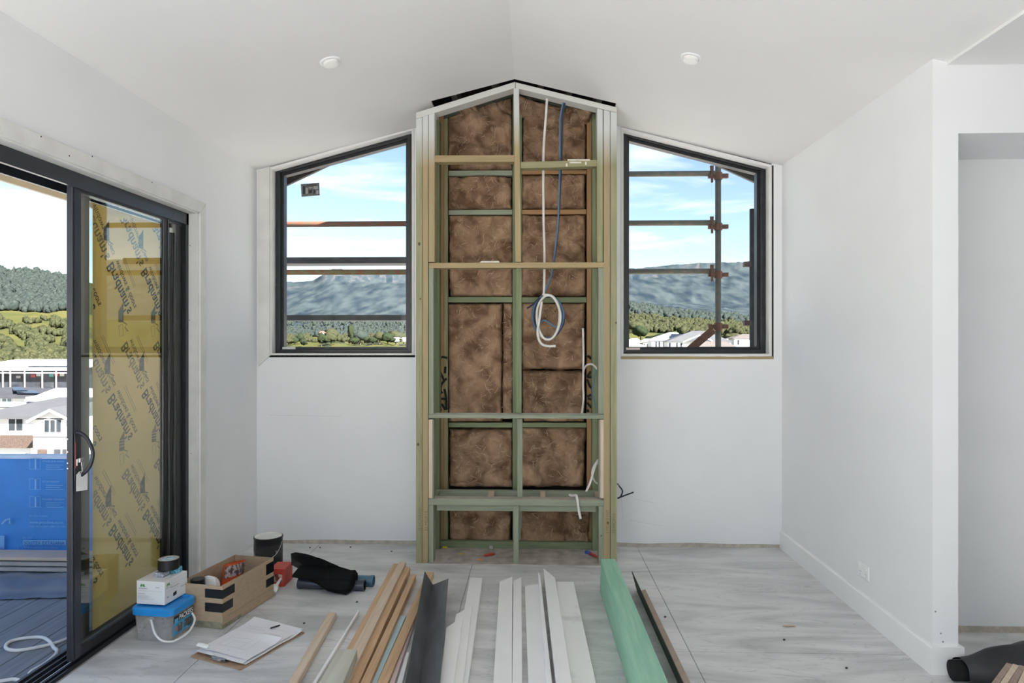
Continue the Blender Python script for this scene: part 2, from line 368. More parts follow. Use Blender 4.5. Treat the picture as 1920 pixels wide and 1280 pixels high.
for (x, y) in ((1754, 1146), (1764, 1187), (1768, 1203), (1786, 1215)):
    p = atY(x, y, YE - .0005)
    mk('wall_mark', PR([p + Vector((.004 * math.cos(a), 0, .004 * math.sin(a))) for a in [k * .785 for k in range(8)]], (0, -.0004, 0)), mat('grey_speck', (.3, .3, .3), .8), bpy.data.objects['wall_right'])

# power outlet
oc = atX(1621, 1070, XR)
m_txt0 = mat('slot_grey', (.35, .35, .35), .6)
ot = thing('power_outlet', 'white double power outlet low on the right wall', 'outlet', (XR, oc.y, oc.z - .04))
mk('plate', B(XR - .008, XR, oc.y - .057, oc.y + .057, oc.z - .037, oc.z + .037), m_trim, ot, bevel=.003)
for s in (-1, 1):
    mk('switch', B(XR - .0115, XR - .008, oc.y + s * .03 - .007, oc.y + s * .03 + .007, oc.z + .012, oc.z + .024), m_trim, ot)
    for k, (dy, dz) in enumerate(((-.007, .0), (.007, 0), (0, -.014))):
        mk('socket_slot', B(XR - .0086, XR - .008, oc.y + s * .03 + dy - .0012, oc.y + s * .03 + dy + .0012, oc.z - .01 + dz - .004, oc.z - .01 + dz + .004), m_txt0, ot)

# downlights
m_lens = mat('lamp_lens', (.85, .83, .80), .3, .02, 10)
for (px, py, side, lb) in ((619.5, 115, -1, 'round white recessed downlight on the left ceiling slope'), (1296, 108, 1, 'round white recessed downlight on the right ceiling slope')):
    a = ray(px, py); t = 2.0
    for _ in range(60):
        p = EP + a * t; t += (zc(p.x) - p.z) / a.z * .6
    p = EP + a * t; sl = (ZA - ZS) / (XR - RIDGE)
    nrm = Vector((side * -sl if False else (sl if side > 0 else -sl), 0, 1)).normalized()
    ex = Vector((nrm.z, 0, -nrm.x)); ey = Vector((0, 1, 0))
    dl = thing('downlight', lb, 'downlight', p, group='recessed downlights in the raked ceiling')
    def ring(prof, n=32):
        V, Fc = [], []
        for r, h in prof:
            for k in range(n):
                A = 2 * math.pi * k / n; V.append(p + (ex * math.cos(A) + ey * math.sin(A)) * r - nrm * h)
        for i in range(len(prof) - 1):
            for k in range(n): Fc.append((i * n + k, i * n + (k + 1) % n, (i + 1) * n + (k + 1) % n, (i + 1) * n + k))
        return V, Fc
    mk('trim_ring', ring([(.056, -.002), (.056, .004), (.052, .006), (.041, .006), (.040, .002)]), m_trim, dl, smooth=True)
    mk('lens', ring([(.041, .003), (.041, .018), (.037, .021), (.0005, .021)]), m_lens, dl)

# ------------------------------------------------------------------ windows
m_glass = glassmat('window_glass', (.985, .99, .985), 1.22)
def offset_poly(poly, d):                       # inward offset of a convex polygon in the XZ plane
    n = len(poly); cx = sum(p.x for p in poly) / n; cz = sum(p.z for p in poly) / n; lines = []
    for i in range(n):
        a, b = poly[i], poly[(i + 1) % n]; ex, ez = b.x - a.x, b.z - a.z; l = math.hypot(ex, ez); nx, nz_ = -ez / l, ex / l
        if (cx - a.x) * nx + (cz - a.z) * nz_ < 0: nx, nz_ = -nx, -nz_
        lines.append((a.x + nx * d, a.z + nz_ * d, ex / l, ez / l))
    o = []
    for i in range(n):
        x1, z1, ux, uz = lines[i - 1]; x2, z2, vx, vz = lines[i]
        den = ux * vz - uz * vx; t = ((x2 - x1) * vz - (z2 - z1) * vx) / den; o.append(Vector((x1 + ux * t, poly[i].y, z1 + uz * t)))
    return o
def frame_bars(outer, d, y0, y1):
    inn = offset_poly(outer, d); n = len(outer); r = []
    for i in range(n):
        q = [outer[i], outer[(i + 1) % n], inn[(i + 1) % n], inn[i]]
        r.append(PR([(p.x, y0, p.z) for p in q], (0, y1 - y0, 0)))
    return r, inn
YFr = 4.945
def window(name, label, opening, outer_px):
    outer = [atY(x, y, YFr) for x, y in outer_px]
    root = thing(name, label, None, (sum(p.x for p in outer) / 4, YFr, outer[2].z), kind='structure')
    bars, inn = frame_bars(outer, .027, YFr, YFr + .04)
    for b in bars: mk('frame_bar', b, m_black, root, bevel=.0015)
    o2 = offset_poly(outer, .012); bars, inn = frame_bars(o2, .034, YFr + .04, YFr + .10)
    for b in bars: mk('sash_bar', b, m_black, root)
    pane = offset_poly(inn, -.006)
    mk('pane', PR([(p.x, YFr + .075, p.z) for p in pane], (0, .006, 0)), m_glass, root)
    # timber liner between plaster and frame
    lin = offset_poly(opening, .001); n = 4; inn2 = [Vector((p.x, p.y, p.z)) for p in offset_poly(opening, .019)]
    for i in range(n):
        q = [lin[i], lin[(i + 1) % n], inn2[(i + 1) % n], inn2[i]]
        mk('reveal', PR([(p.x, YB - .004, p.z) for p in q], (0, .075, 0)), m_primer if i != 0 else m_ceil, root)
        q = [lin[i], lin[(i + 1) % n], outer[(i + 1) % n], outer[i]]
        mk('packing', PR([(p.x, YFr + .03, p.z) for p in q], (0, .05, 0)), m_dark, root)
    return root
win1 = window('window_1', 'black framed raked window on the left of the end wall', WLo, [(517, 318), (771, 249), (771, 662), (517, 662)])
win2 = window('window_2', 'black framed raked window on the right of the end wall', WRo, [(1169, 245.5), (1434.5, 313), (1434.5, 662), (1169, 662)])
# architrave board on the left of the left window, mitred at its foot
A = [atY(x, y, YB - .018) for x, y in ((484, 320), (505, 314), (505, 667), (484, 686))]
mk('trim_3', PR([(p.x, YB - .018, min(p.z, zc(p.x) - .003)) for p in A], (0, .018, 0)), m_primer, label='white mitred architrave board left of the left window', kind='structure', bevel=.001)
A = [atY(x, y, YB - .006) for x, y in ((505, 665.5), (778, 665.5), (778, 669.5), (498, 669.5))]
mk('gap_shade_left', J(PR([(p.x, YB - .004, p.z) for p in A], (0, .004, 0))), m_dark, label='dark strip standing in for the shaded gap under the left window sill', kind='structure')  # shade of the gap put in as a dark strip on the wall
A = [atY(x, y, YB - .006) for x, y in ((1164, 668), (1451, 668), (1451, 673), (1164, 673))]
mk('trim_5', J(PR([(p.x, YB - .004, p.z) for p in A], (0, .004, 0))), W['tanx'], label='bare brown timber strip under the right window sill', kind='structure')
A = [atY(x, y, YB - .004) for x, y in ((1447.5, 310), (1450.5, 310), (1450.5, 669), (1447.5, 669))]
mk('gap_shade_right', PR([(p.x, YB - .003, p.z) for p in A], (0, .003, 0)), m_dark, label='black strip standing in for the shaded gap right of the right window', kind='structure')  # flat black strip painted for the shade inside the gap
# stickers
ys = YFr + .074
def sheet(name, pts, Y, m, parent=None, **k): return mk(name, PR([(atY(x, y, Y)) for x, y in pts], (0, -.0006, 0)), m, parent, **k)
m_stk = mat('grey_sticker', (.13, .125, .12), .6, .25, 60); m_stk2 = mat('sticker_print', (.35, .34, .33), .6, .1, 40)
st = sheet('sticker', [(564, 345), (598.5, 342.5), (599.5, 366), (565.5, 369)], ys, m_stk, win1, label='grey printed sticker on the glass')
for (a, b, c, d) in ((568, 349, 572, 364), (573, 352, 577, 363), (579, 351, 586, 353), (579, 356, 585, 362), (588, 349, 596, 354), (588, 356, 591, 363), (593, 357, 597, 364), (576, 346, 594, 347.5)):
    sheet('print', [(a, b), (c, b), (c, d), (a, d)], ys - .0008, m_stk2 if (a + c) % 3 else m_black, win1)
sheet('sticker', [(529.5, 650.5), (554, 650.5), (554, 654.5), (529.5, 654.5)], YFr + .04 - .0005, m_trim, win1)
sheet('sticker', [(1174, 651.5), (1200, 651.5), (1200, 655.5), (1174, 655.5)], YFr - .001, mat('pink_sticker', (.75, .62, .57), .6, .05, 20), win2)

# ------------------------------------------------------------------ sliding door
door = thing('door_1', 'black aluminium sliding door with filmed glass, half open to the deck', None, (XD, 3.4, 0), kind='structure')
HZ0, HZ1 = 2.150, 2.217
YJ = DY1 - .022
XF0, XF1 = -2.20, -2.05                           # frame depth
mk('head', J(B(XF0, XF1, DY0, YJ, HZ1 - .018, HZ1), B(XF1 - .018, XF1, DY0, YJ, HZ0, HZ1 - .018), B(-2.122, -2.116, DY0, YJ, HZ0 + .02, HZ1), B(XF0, XF0 + .015, DY0, YJ, HZ0, HZ1)), m_blackg, door)
mk('jamb', J(B(XF0, XF1, YJ - .028, YJ, 0, HZ1)), m_black, door, bevel=.002)
mk('jamb_channel', J(B(-2.085, -2.075, YJ - .075, YJ - .028, .01, HZ0), B(-2.115, -2.10, YJ - .065, YJ - .028, .01, HZ0), B(-2.16, -2.145, YJ - .075, YJ - .028, .01, HZ0)), m_black, door)
for (x0, x1, zt, m_) in ((-2.056, -2.050, .012, m_black), (-2.075, -2.070, .016, m_black), (-2.094, -2.090, .010, m_steel), (-2.118, -2.112, .016, m_black), (-2.150, -2.144, .016, m_black), (-2.20, -2.185, .012, m_black)):
    mk('track', B(x0, x1, DY0, YJ, -.02, zt), m_, door)
mk('sill', B(XF0, XF1, DY0, YJ, -.05, -.004), mat('sill_alu', (.30, .32, .35), .35, .1, 20, metal=.5), door)
# moving panel
PY0, PY1 = atX(124.5, 700, -2.094).y, YJ - .05
GY0 = atX(150, 700, XD).y
XP0, XP1 = -2.094, -2.066
PZ0, PZ1 = .02, HZ0 + .03
panel_root = mk('panel', J(B(XP0, XP1, PY0, GY0, PZ0, PZ1)), m_blackg, door, bevel=.003)
mk('stile_face', B(XP1, XP1 + .004, PY0 + .012, GY0 - .004, PZ0 + .01, PZ1 - .005), m_blackg, panel_root)
mk('bottom_rail', B(XP0, XP1, GY0, PY1, PZ0, PZ0 + .045), m_black, door)
mk('top_rail', B(XP0, XP1, GY0, PY1, HZ0 - .012, PZ1), m_blackg, door)
mk('meeting_stile', B(XP0, -2.071, PY1 - .05, PY1, PZ0, PZ1), m_black, door)
m_dglass = glassmat('door_glass', (.93, .95, .92), 2.3, .02)
m_dglass2 = glassmat('door_glass_outer', (.95, .97, .95), 1.3, .0)
mk('pane', B(-2.076, -2.072, GY0 - .004, PY1 - .045, PZ0 + .04, HZ0), m_dglass, door)
m_film = filmmat('yellow_film', (.98, .79, .40), .6)
m_ink = mat('film_print', (.085, .08, .065), .7, .1, 20)
m_ink2 = mat('film_print_faded', (.30, .235, .12), .8, .25, 9)
FY0 = atX(166, 700, -2.12).y
mk('film', PR([(-2.100, FY0, PZ0 + .06), (-2.100, PY1 - .02, PZ0 + .06), (-2.100, PY1 - .02, 2.115), (-2.100, FY0, 2.12)], (-.0006, 0, 0)), m_film, door, label='yellow protective film printed with mirrored lettering')
# fixed outer panel behind it, also filmed
mk('outer_stile', B(-2.15, -2.122, PY0 + .14, PY0 + .20, PZ0, PZ1), m_black, door)
mk('outer_stile', B(-2.15, -2.122, PY1, YJ - .028, PZ0, PZ1), m_black, door)
mk('outer_pane', B(-2.139, -2.134, PY0 + .19, PY1 + .01, PZ0 + .03, PZ1 - .03), m_dglass2, door)
mk('outer_bottom_rail', B(-2.15, -2.122, PY0 + .2, PY1, PZ0, PZ0 + .05), m_black, door)
# lettering
XI = -2.0992
pa, pb = atX(213, 736, XI), atX(249, 816, XI)
tdir = (pb - pa).normalized(); tlen = (pb - pa).length
tup = Vector((0, -abs(tdir.z), -abs(tdir.y))).normalized()      # letters point down-left: seen mirrored from inside
def in_film(p, mY=.0): return FY0 - .3 < p.y < PY1 - .04 - mY
def stamp(o, m, faded):
    e = tdir * tlen
    if o.y > PY1 - .05 or (o + e).y < FY0 - .02 or o.z > 2.14 or (o + e).z < .12: return
    TEXT('lettering', "Bradnam's", o, tdir, tup * 1.3, tlen, m, door, bold=.018, clip=(FY0, PY1, 2.115))
    TEXT('lettering', 'windows & doors', o - tup * .046 + tdir * .012, tdir, tup * 1.3, tlen * .98, m, door, bold=.012, clip=(FY0, PY1, 2.115))
    q = o - tdir * .115 - tup * .02
    if q.z < 2.02 and q.y > FY0 + .02:
        if not faded or True:
            yy, zz = q.y, q.z
            mk('logo', ([(XI, yy - .022, zz - .01), (XI, yy + .022, zz - .01), (XI, yy + .022, zz + .095), (XI, yy - .022, zz + .045)], [(0, 1, 2, 3)]), m, door)
            RZ = [(yy + .022, zz - .01), (yy + .052, zz - .02), (yy + .034, zz - .035), (yy + .062, zz - .055)]
            mk('logo', RIB([(XI, a, b) for a, b in RZ], .006, (1, 0, 0)), m, door)
            mk('logo', RIB([(XI, a, b) for a, b in [(yy - .018, zz - .03), (yy + .012, zz - .02), (yy + .02, zz - .075), (yy - .012, zz - .085), (yy - .018, zz - .03)]], .0025, (1, 0, 0)), m_ink2, door)
    for k in (0, 1):
        a = o - tup * (.085 + .014 * k) + tdir * .03
        if a.y < FY0 or a.z > 2.1: continue
        mk('fine_print', RIB([a, a + tdir * .17], .003, (1, 0, 0)), m_ink2, door)
oB = atX(275.5, 727.7, XI); oD = atX(214.8, 981, XI)
vU = oB - pa; vV = oD - pa; vU.x = vV.x = 0
for i in range(-2, 3):
    for j in range(-3, 4):
        o = pa + vU * i + vV * j
        stamp(o, m_ink, False)
XI = -2.0990
o2 = atX(168, 640, XI)
for i in range(-2, 4):
    for j in range(-3, 4):
        o = o2 + vU * i + vV * j; stamp(o, m_ink2, True)
# taped seam across the film
for k in range(3):
    a, b = atX(172, 838 + k * 6, XI + .0004), atX(312, 806 + k * 5, XI + .0004)
    mk('film_seam', RIB([a, b], .004, (1, 0, 0)), mat('seam', (.85, .72, .42), .5), door)
# black plastic roll protecting the far stile
jy = atX(320, 700, -2.04).y
V = []
wrap_y0 = atX(313.5, 700, -2.045).y; wrap_z1 = atX(321, 411, -2.045).z
m_plast = mat('black_plastic', (.012, .012, .013), .18, .3, 12, stretch=(1, 1, .3), bump=.35, spec=.6)
def wrapf(u, v):
    a = math.pi * (1.15 * u - .1); z = .05 + (wrap_z1 - .05) * v
    r = .026 + .004 * noise.noise((u * 2, z * 2.2, 5)); return (-2.080 + r * math.sin(a) * 1.0, wrap_y0 + .034 - .034 * math.cos(a) * (r / .026), z)
mk('plastic_wrap', GRID(14, 40, wrapf), m_plast, door, smooth=True, label='shiny black plastic wrapped around the far stile')
def wrapg(u, v):
    a = math.pi * u; z = .03 + 2.05 * v
    r = .020 + .004 * noise.noise((u * 2, z * 2.2, 9)); return (-2.078 + r * math.sin(a), wrap_y0 + .105 - .032 * math.cos(a), z)
mk('plastic_wrap', GRID(10, 40, wrapg), m_plast, door, smooth=True)
# handle
hp = [atX(139, 811, -2.062), None, None, None, None, atX(144, 893, -2.062)]
h0, h1 = hp[0], hp[-1]
yh = (h0.y + h1.y) / 2 + .005
prof = [(0, 0), (.022, -.006), (.048, -.03), (.066, -.07), (.071, -.105), (.062, -.145), (.040, -.178), (.012, -.20), (0, -.205)]
mk('handle', TUBE(SM([(-2.062 + a, yh + a * .12, h0.z + b) for a, b in prof], 5), .0085, 10), mat('handle_black', (.02, .022, .028), .25, .1, 10), door, smooth=True, label='curved black pull handle')
mk('lock_plate', B(-2.064, -2.058, yh - .014, yh + .022, h0.z - .215, h0.z - .005), m_black, door, bevel=.003)
mk('red_strip', B(-2.0582, -2.0572, yh - .012, yh - .008, h0.z - .16, h0.z - .045), mat('red_mark', (.5, .06, .06), .5), door)
lk = Vector((-2.058, yh + .012, h0.z - .125))
mk('lock_cylinder', J(B(lk.x, lk.x + .014, lk.y - .012, lk.y + .014, lk.z - .012, lk.z + .008), B(lk.x, lk.x + .006, lk.y - .020, lk.y - .012, lk.z - .026, lk.z + .006)), m_steel, door, bevel=.002)
for (x, y) in ((126.5, 823), (126.7, 847), (126.7, 868), (126.8, 878)):
    p = atY(x, y, PY0 - .001); mk('screw', PR([p + Vector((.0035 * math.cos(a), 0, .0035 * math.sin(a))) for a in [k * .785 for k in range(8)]], (0, -.001, 0)), m_steel, door)
kr = thing('door_key', 'silver key with a white paper tag hanging from the door lock', 'key', (lk.x + .02, lk.y, lk.z - .12))
mk('key', J(PR([(lk.x + .016, lk.y + a, lk.z + b) for a, b in ((-.008, -.010), (.010, -.010), (.008, -.028), (.003, -.034), (.003, -.055), (-.003, -.055), (-.003, -.034), (-.008, -.028))], (.002, 0, 0))), m_steel, kr)
m_paper = mat('paper', (.82, .82, .80), .8, .03, 14)
tg = [atX(x, y, lk.x + .02) for x, y in ((143, 890), (148, 884), (160, 882), (164, 886), (163.5, 918), (143, 921))]
mk('tag', PR(tg, (.001, 0, 0)), m_paper, kr, label='white paper tag')
for k in range(3):
    a, b = atX(148 + 4 * k, 896, lk.x + .0215), atX(148 + 4 * k, 912, lk.x + .0215)
    mk('tag_writing', RIB([a, b], .0015, (1, 0, 0)), mat('pencil_grey', (.55, .55, .56), .8), kr)
mk('tag_eyelet', TUBE([tg[1] + Vector((.002, .006, -.006)), tg[1] + Vector((.004, .006, -.006))], .004, 8), mat('eyelet', (.30, .16, .12), .5), kr)

# ------------------------------------------------------------------ timber frame standing proud of the wall
YF = 4.470
tf = thing('chimney_breast', 'green and brown timber stud frame with gabled top built out from the wall', 'stud frame', (-.12, YF + .15, 0))
BV = .002
def fx(x0, x1, y0, y1, Y, dep, name, m, parent=tf, slope=None, bevel=BV):
    a, b = atY(x0, y0, Y), atY(x1, y1, Y)
    if slope is None: return mk(name, B(a.x, b.x, Y, Y + dep, b.z, a.z), m, parent, bevel=bevel)
# top plates follow the gable
def plate(pts, dep, Y=YF, m=None):
    return mk('top_plate', PR([atY(x, y, Y) for x, y in pts], (0, dep, 0)), m, tf, bevel=BV)
m_white_t = wood('white_painted_timber', (.66, .65, .61), (.58, .57, .53), 'x', 40)
plate([(780, 211), (966, 153), (966, 164.5), (780, 213.5 + 9)], .10, m=m_white_t)
plate([(966.6, 154), (1156.5, 201), (1156.5, 211), (966.6, 164.5)], .10, m=m_white_t)
# long studs: sprayed white at the top, treated olive below
def two_tone(name, c, c2, zsplit):
    m, N, L, P = newmat(name)
    g_ = N.new('ShaderNodeNewGeometry'); mp_ = N.new('ShaderNodeMapping'); mp_.inputs['Scale'].default_value = AX['z']; L.new(g_.outputs['Position'], mp_.inputs[0])
    n = N.new('ShaderNodeTexNoise'); n.inputs['Scale'].default_value = 60; n.inputs['Detail'].default_value = 5; L.new(mp_.outputs[0], n.inputs['Vector'])
    r = N.new('ShaderNodeValToRGB'); r.color_ramp.elements[0].position = .3; r.color_ramp.elements[1].position = .7
    r.color_ramp.elements[0].color = (*c2, 1); r.color_ramp.elements[1].color = (*c, 1); L.new(n.outputs[0], r.inputs[0])
    s = N.new('ShaderNodeSeparateXYZ'); L.new(g_.outputs['Position'], s.inputs[0])
    q = N.new('ShaderNodeMapRange'); q.inputs[1].default_value = zsplit - .12; q.inputs[2].default_value = zsplit + .12; L.new(s.outputs[2], q.inputs[0])
    x = N.new('ShaderNodeMix'); x.data_type = 'RGBA'; L.new(q.outputs[0], x.inputs[0]); L.new(r.outputs[0], x.inputs[6]); x.inputs[7].default_value = (.60, .61, .585, 1)
    L.new(x.outputs[2], P.inputs['Base Color']); P.inputs['Roughness'].default_value = .65; return m
zs = atY(800, 280, YF).z
tt_olive = two_tone('olive_stud_overspray', (.36, .33, .19), (.24, .245, .13), zs)
tt_tan = two_tone('tan_stud_overspray', (.40, .30, .165), (.32, .255, .135), zs)
def stud_sl(x0, x1, yt0, yt1, yb, m, dep=.09, name='stud', Y=YF):
    q = [atY(x0, yt0, Y), atY(x1, yt1, Y), atY(x1, yb, Y), atY(x0, yb, Y)]
    q[2].x = q[1].x; q[3].x = q[0].x
    if yb > 1050: q[2].z = q[3].z = .0
    return mk(name, PR(q, (0, dep, 0)), m, tf, bevel=BV)
stud_sl(780, 791.2, 223, 219.5, 1057, tt_olive)
stud_sl(791.8, 802.8, 219, 215.8, 1057, tt_tan)
stud_sl(803.6, 815, 215, 211.6, 491, tt_tan)
stud_sl(1119.5, 1130.4, 203, 205.6, 491, tt_olive)
stud_sl(1131.8, 1143.8, 206, 208.6, 1057, tt_tan)
stud_sl(1144.6, 1156.6, 209, 211.4, 1057, tt_olive)
# centre stud, upper length leans a touch
q = [atY(x, y, YF) for x, y in ((962.8, 165), (973, 165), (977, 491), (966.5, 491))]
mk('stud', PR(q, (0, .045, 0)), two_tone('tan_centre_overspray', (.44, .33, .17), (.34, .26, .13), atY(968, 245, YF).z), tf, bevel=BV)
fx(968, 978, 502, 774, YF + .02, .045, 'stud', W['mossz'])
fx(970, 979.6, 785, 932, YF + .05, .045, 'stud', W['greenz'])
# noggins
q = [atY(x, y, YF - .004) for x, y in ((815, 291), (965, 290.5), (965, 303), (815, 304))]
mk('noggin', PR(q, (0, .07, 0)), W['tanx'], tf, bevel=BV)
q = [atY(x, y, YF + .012) for x, y in ((976, 303.5), (1119.5, 299.5), (1119.5, 311.5), (976, 315.5))]
nog = mk('noggin', PR(q, (0, .07, 0)), W['olivex'], tf, bevel=BV)
fx(804, 1132, 492.5, 501.5, YF - .004, .09, 'noggin', W['tanx'])
fx(803.6, 1132.4, 777, 785, YF - .004, .09, 'noggin', W['greenx'])
# studs between the noggins
fx(804, 812.8, 502, 776, YF, .09, 'stud', W['greenz'])
fx(1121.8, 1132, 502, 776, YF, .09, 'stud', W['greenz'])
fx(803.6, 810.5, 786, 934, YF, .09, 'stud', W['palez']); fx(810.8, 813.0, 786, 934, YF + .004, .086, 'stud', W['greenz'])
fx(1125.5, 1132, 786, 934, YF, .035, 'stud', W['palez']); fx(1122.5, 1132, 786, 934, YF + .036, .054, 'stud', W['greenz'])
# side studs at the back of the frame against the wall
fx(814.5, 824, 225, 1043, 4.76, .09, 'stud', W['mossz']); fx(1110.5, 1121, 222, 1043, 4.76, .09, 'stud', W['mossz'])
# bench
zb1 = atY(968, 936.3, YF).z; zb0 = atY(968, 947.5, YF).z; yb1 = 4.775
xl0, xr0 = px2x(803.6, YF), px2x(1132.4, YF)
mk('front_rail', B(xl0, xr0, YF - .004, YF + .086, zb0, zb1), [W['greenx'], W['palex']], tf, bevel=BV)
mk('back_rail', B(xl0 + .01, xr0 - .01, yb1 - .035, yb1, zb1 - .075, zb1), W['greenx'], tf, bevel=BV)
for (a, b) in ((803.6, 814), (912, 922.5), (1013, 1023.5), (1122, 1132.4)):
    x0, x1 = px2x(a, YF), px2x(b, YF); mk('cross_piece', B(x0, x1, YF + .088, yb1 - .036, zb1 - .04, zb1 - .002), W['paley'] if a > 900 else W['greeny'], tf, bevel=BV)
mk('inner_rail', B(xl0 + .05, xr0 - .05, YF + .03, YF + .065, zb0 - .045, zb0 - .001), W['greenx'], tf, bevel=BV)
m_dtop = mat('dusty_top', (.46, .42, .36), .9, .12, 25)
mk('dust_layer', B(xl0 + .003, xr0 - .003, YF - .001, YF + .084, zb1 + .0002, zb1 + .0015), m_dtop, tf, label='pale dust on the bench rail')
zn3 = atY(968, 777, YF).z
mk('dust_layer', B(xl0 + .003, xr0 - .003, YF - .001, YF + .084, zn3 + .0002, zn3 + .0015), mat('pale_green_top', (.50, .54, .45), .8, .1, 25), tf)
for (a, b, m_) in ((803.6, 812.6, 'green'), (962.6, 972.6, 'green'), (1122.4, 1131.8, 'green')):
    x0, x1 = px2x(a, YF), px2x(b, YF); mk('leg', B(x0, x1, YF, YF + .09, .004, zb0 - .001), W[m_ + 'z'], tf, bevel=BV)
mk('bottom_plate', B(px2x(806, 4.8), px2x(1128, 4.8), 4.80, 4.845, .004, .05), W['mossx'], tf, bevel=BV)
# marks on the timber
m_ply = mat('plaster_smear', (.70, .66, .58), .8, .1, 30)
for (a, b, c, d) in ((1064, 298.2, 1106, 300.8), (1061, 306, 1064, 312), (1097, 303, 1100, 309), (1068, 303, 1090, 306)):
    mk('plaster_smear', PR([atY(x, y, YF + .0105) for x, y in ((a, b), (c, b), (c, d), (a, d))], (0, .002, 0)), m_ply, tf)
mk('plaster_smear', PR([atY(x, y, YF - .006) for x, y in ((899, 492), (903, 489), (935, 489), (937, 492))], (0, .03, 0)), m_ply, tf)
m_stamp = mat('timber_stamp', (.18, .15, .08), .8, .1, 30)
for (x, y0, s) in ((786.5, 995, '35 MGP10 H2F'), (799, 995, '35 MGP10'), (1138.5, 1000, 'S MGP10 H2F'), (1151.5, 1000, '35 MGP10')):
    a = atY(x + 3, y0, YF - .0006); TEXT('stamp', s, a, (0, 0, 1), (-1, 0, 0), .155 if len(s) > 9 else .13, m_stamp, tf)
m_knot = mat('knot', (.10, .08, .05), .8, .2, 40)
for (x, y, r) in ((786, 457, .012), (788, 560, .007), (784, 833, .011), (1155, 605, .009), (1140, 980, .009), (1127, 1004, .006), (976, 945, .006)):
    p = atY(x, y, YF - .0012)
    mk('knot', PR([p + Vector((r * .7 * math.cos(a), 0, r * math.sin(a))) for a in [k * .628 for k in range(10)]], (0, .001, 0)), m_knot, tf)

# wall studs and noggins behind, belonging to the wall
YW = 4.872
def wx(x0, x1, y0, y1, name, m, dep=.09, Y=YW): a, b = atY(x0, y0, Y), atY(x1, y1, Y); return mk(name, B(a.x, b.x, Y, Y + dep, max(b.z, .004), a.z), m, wall_back, bevel=BV)
wx(824, 831.6, 215, 1030, 'stud', W['orangez'], .09, 4.85); wx(832.2, 839.6, 215, 1028, 'stud', W['olivez'], .09, 4.87)
wx(1100.5, 1109, 205, 1030, 'stud', W['orangez'], .09, 4.87); wx(1109.5, 1121, 205, 1030, 'stud', W['mossz'], .09, 4.85)
wx(961, 970, 175, 1026, 'stud', W['mossz'])
wx(970.5, 978.6, 175, 500, 'stud', W['mossz']); wx(970.5, 978.6, 786, 1026, 'stud', W['greenz'])
for (a, b, y0, y1, c) in ((841, 960.5, 320, 328.5, 'green'), (979, 1099.5, 319.5, 325.5, 'orange'), (841, 960.5, 393.5, 402, 'green'), (979, 1099.5, 393, 401, 'orange'),
                          (840, 960.5, 556.5, 566.5, 'moss'), (979, 1099.5, 557, 567, 'moss'), (841, 960.5, 792, 801.5, 'moss'), (980, 1099.5, 792, 801.5, 'moss')):
    wx(a, b, y0, y1, 'noggin', W[c + 'x'])
wx(824, 1120, 1019, 1029, 'bottom_plate', W['mossx'])
for (pts) in ([(822, 214), (962, 168), (962, 180), (822, 226)], [(972, 168), (1122, 205), (1122, 217), (972, 180)]):
    mk('rafter', PR([atY(x, y, 4.86) for x, y in pts], (0, .08, 0)), m_rafter, wall_back)
# black spray marks on the wall studs
m_spray = mat('black_spray', (.012, .012, .012), .8, .1, 30)
def cr(x, y): return (800 + x * .1172, 640 + y * .1172)
for st_ in ([(205, 450), (225, 260), (330, 265)], [(290, 510), (300, 400)], [(215, 480), (285, 640)], [(320, 590), (240, 680), (225, 780), (250, 830)], [(285, 760), (310, 900), (315, 1080)], [(220, 915), (310, 920)], [(235, 1110), (215, 1050), (245, 1005), (290, 1080), (335, 1060)]):
    mk('spray_mark', RIB(SM([atY(*cr(x, y), 4.8485) for x, y in st_], 4), .016, (0, -1, 0)), m_spray, wall_back)
def cs(x, y): return (960 + x * .1954, 530 + y * .1954)
for st_ in ([(722, 700), (762, 730)], [(755, 850), (725, 900), (760, 905)], [(722, 925), (745, 990), (765, 1010)], [(720, 1090), (760, 1075)], [(725, 1110), (765, 1120)], [(722, 1150), (762, 1200)], [(722, 1215), (735, 1240)]):
    mk('spray_mark', RIB(SM([atY(*cs(x, y), 4.8485) for x, y in st_], 4), .016, (0, -1, 0)), m_spray, wall_back)

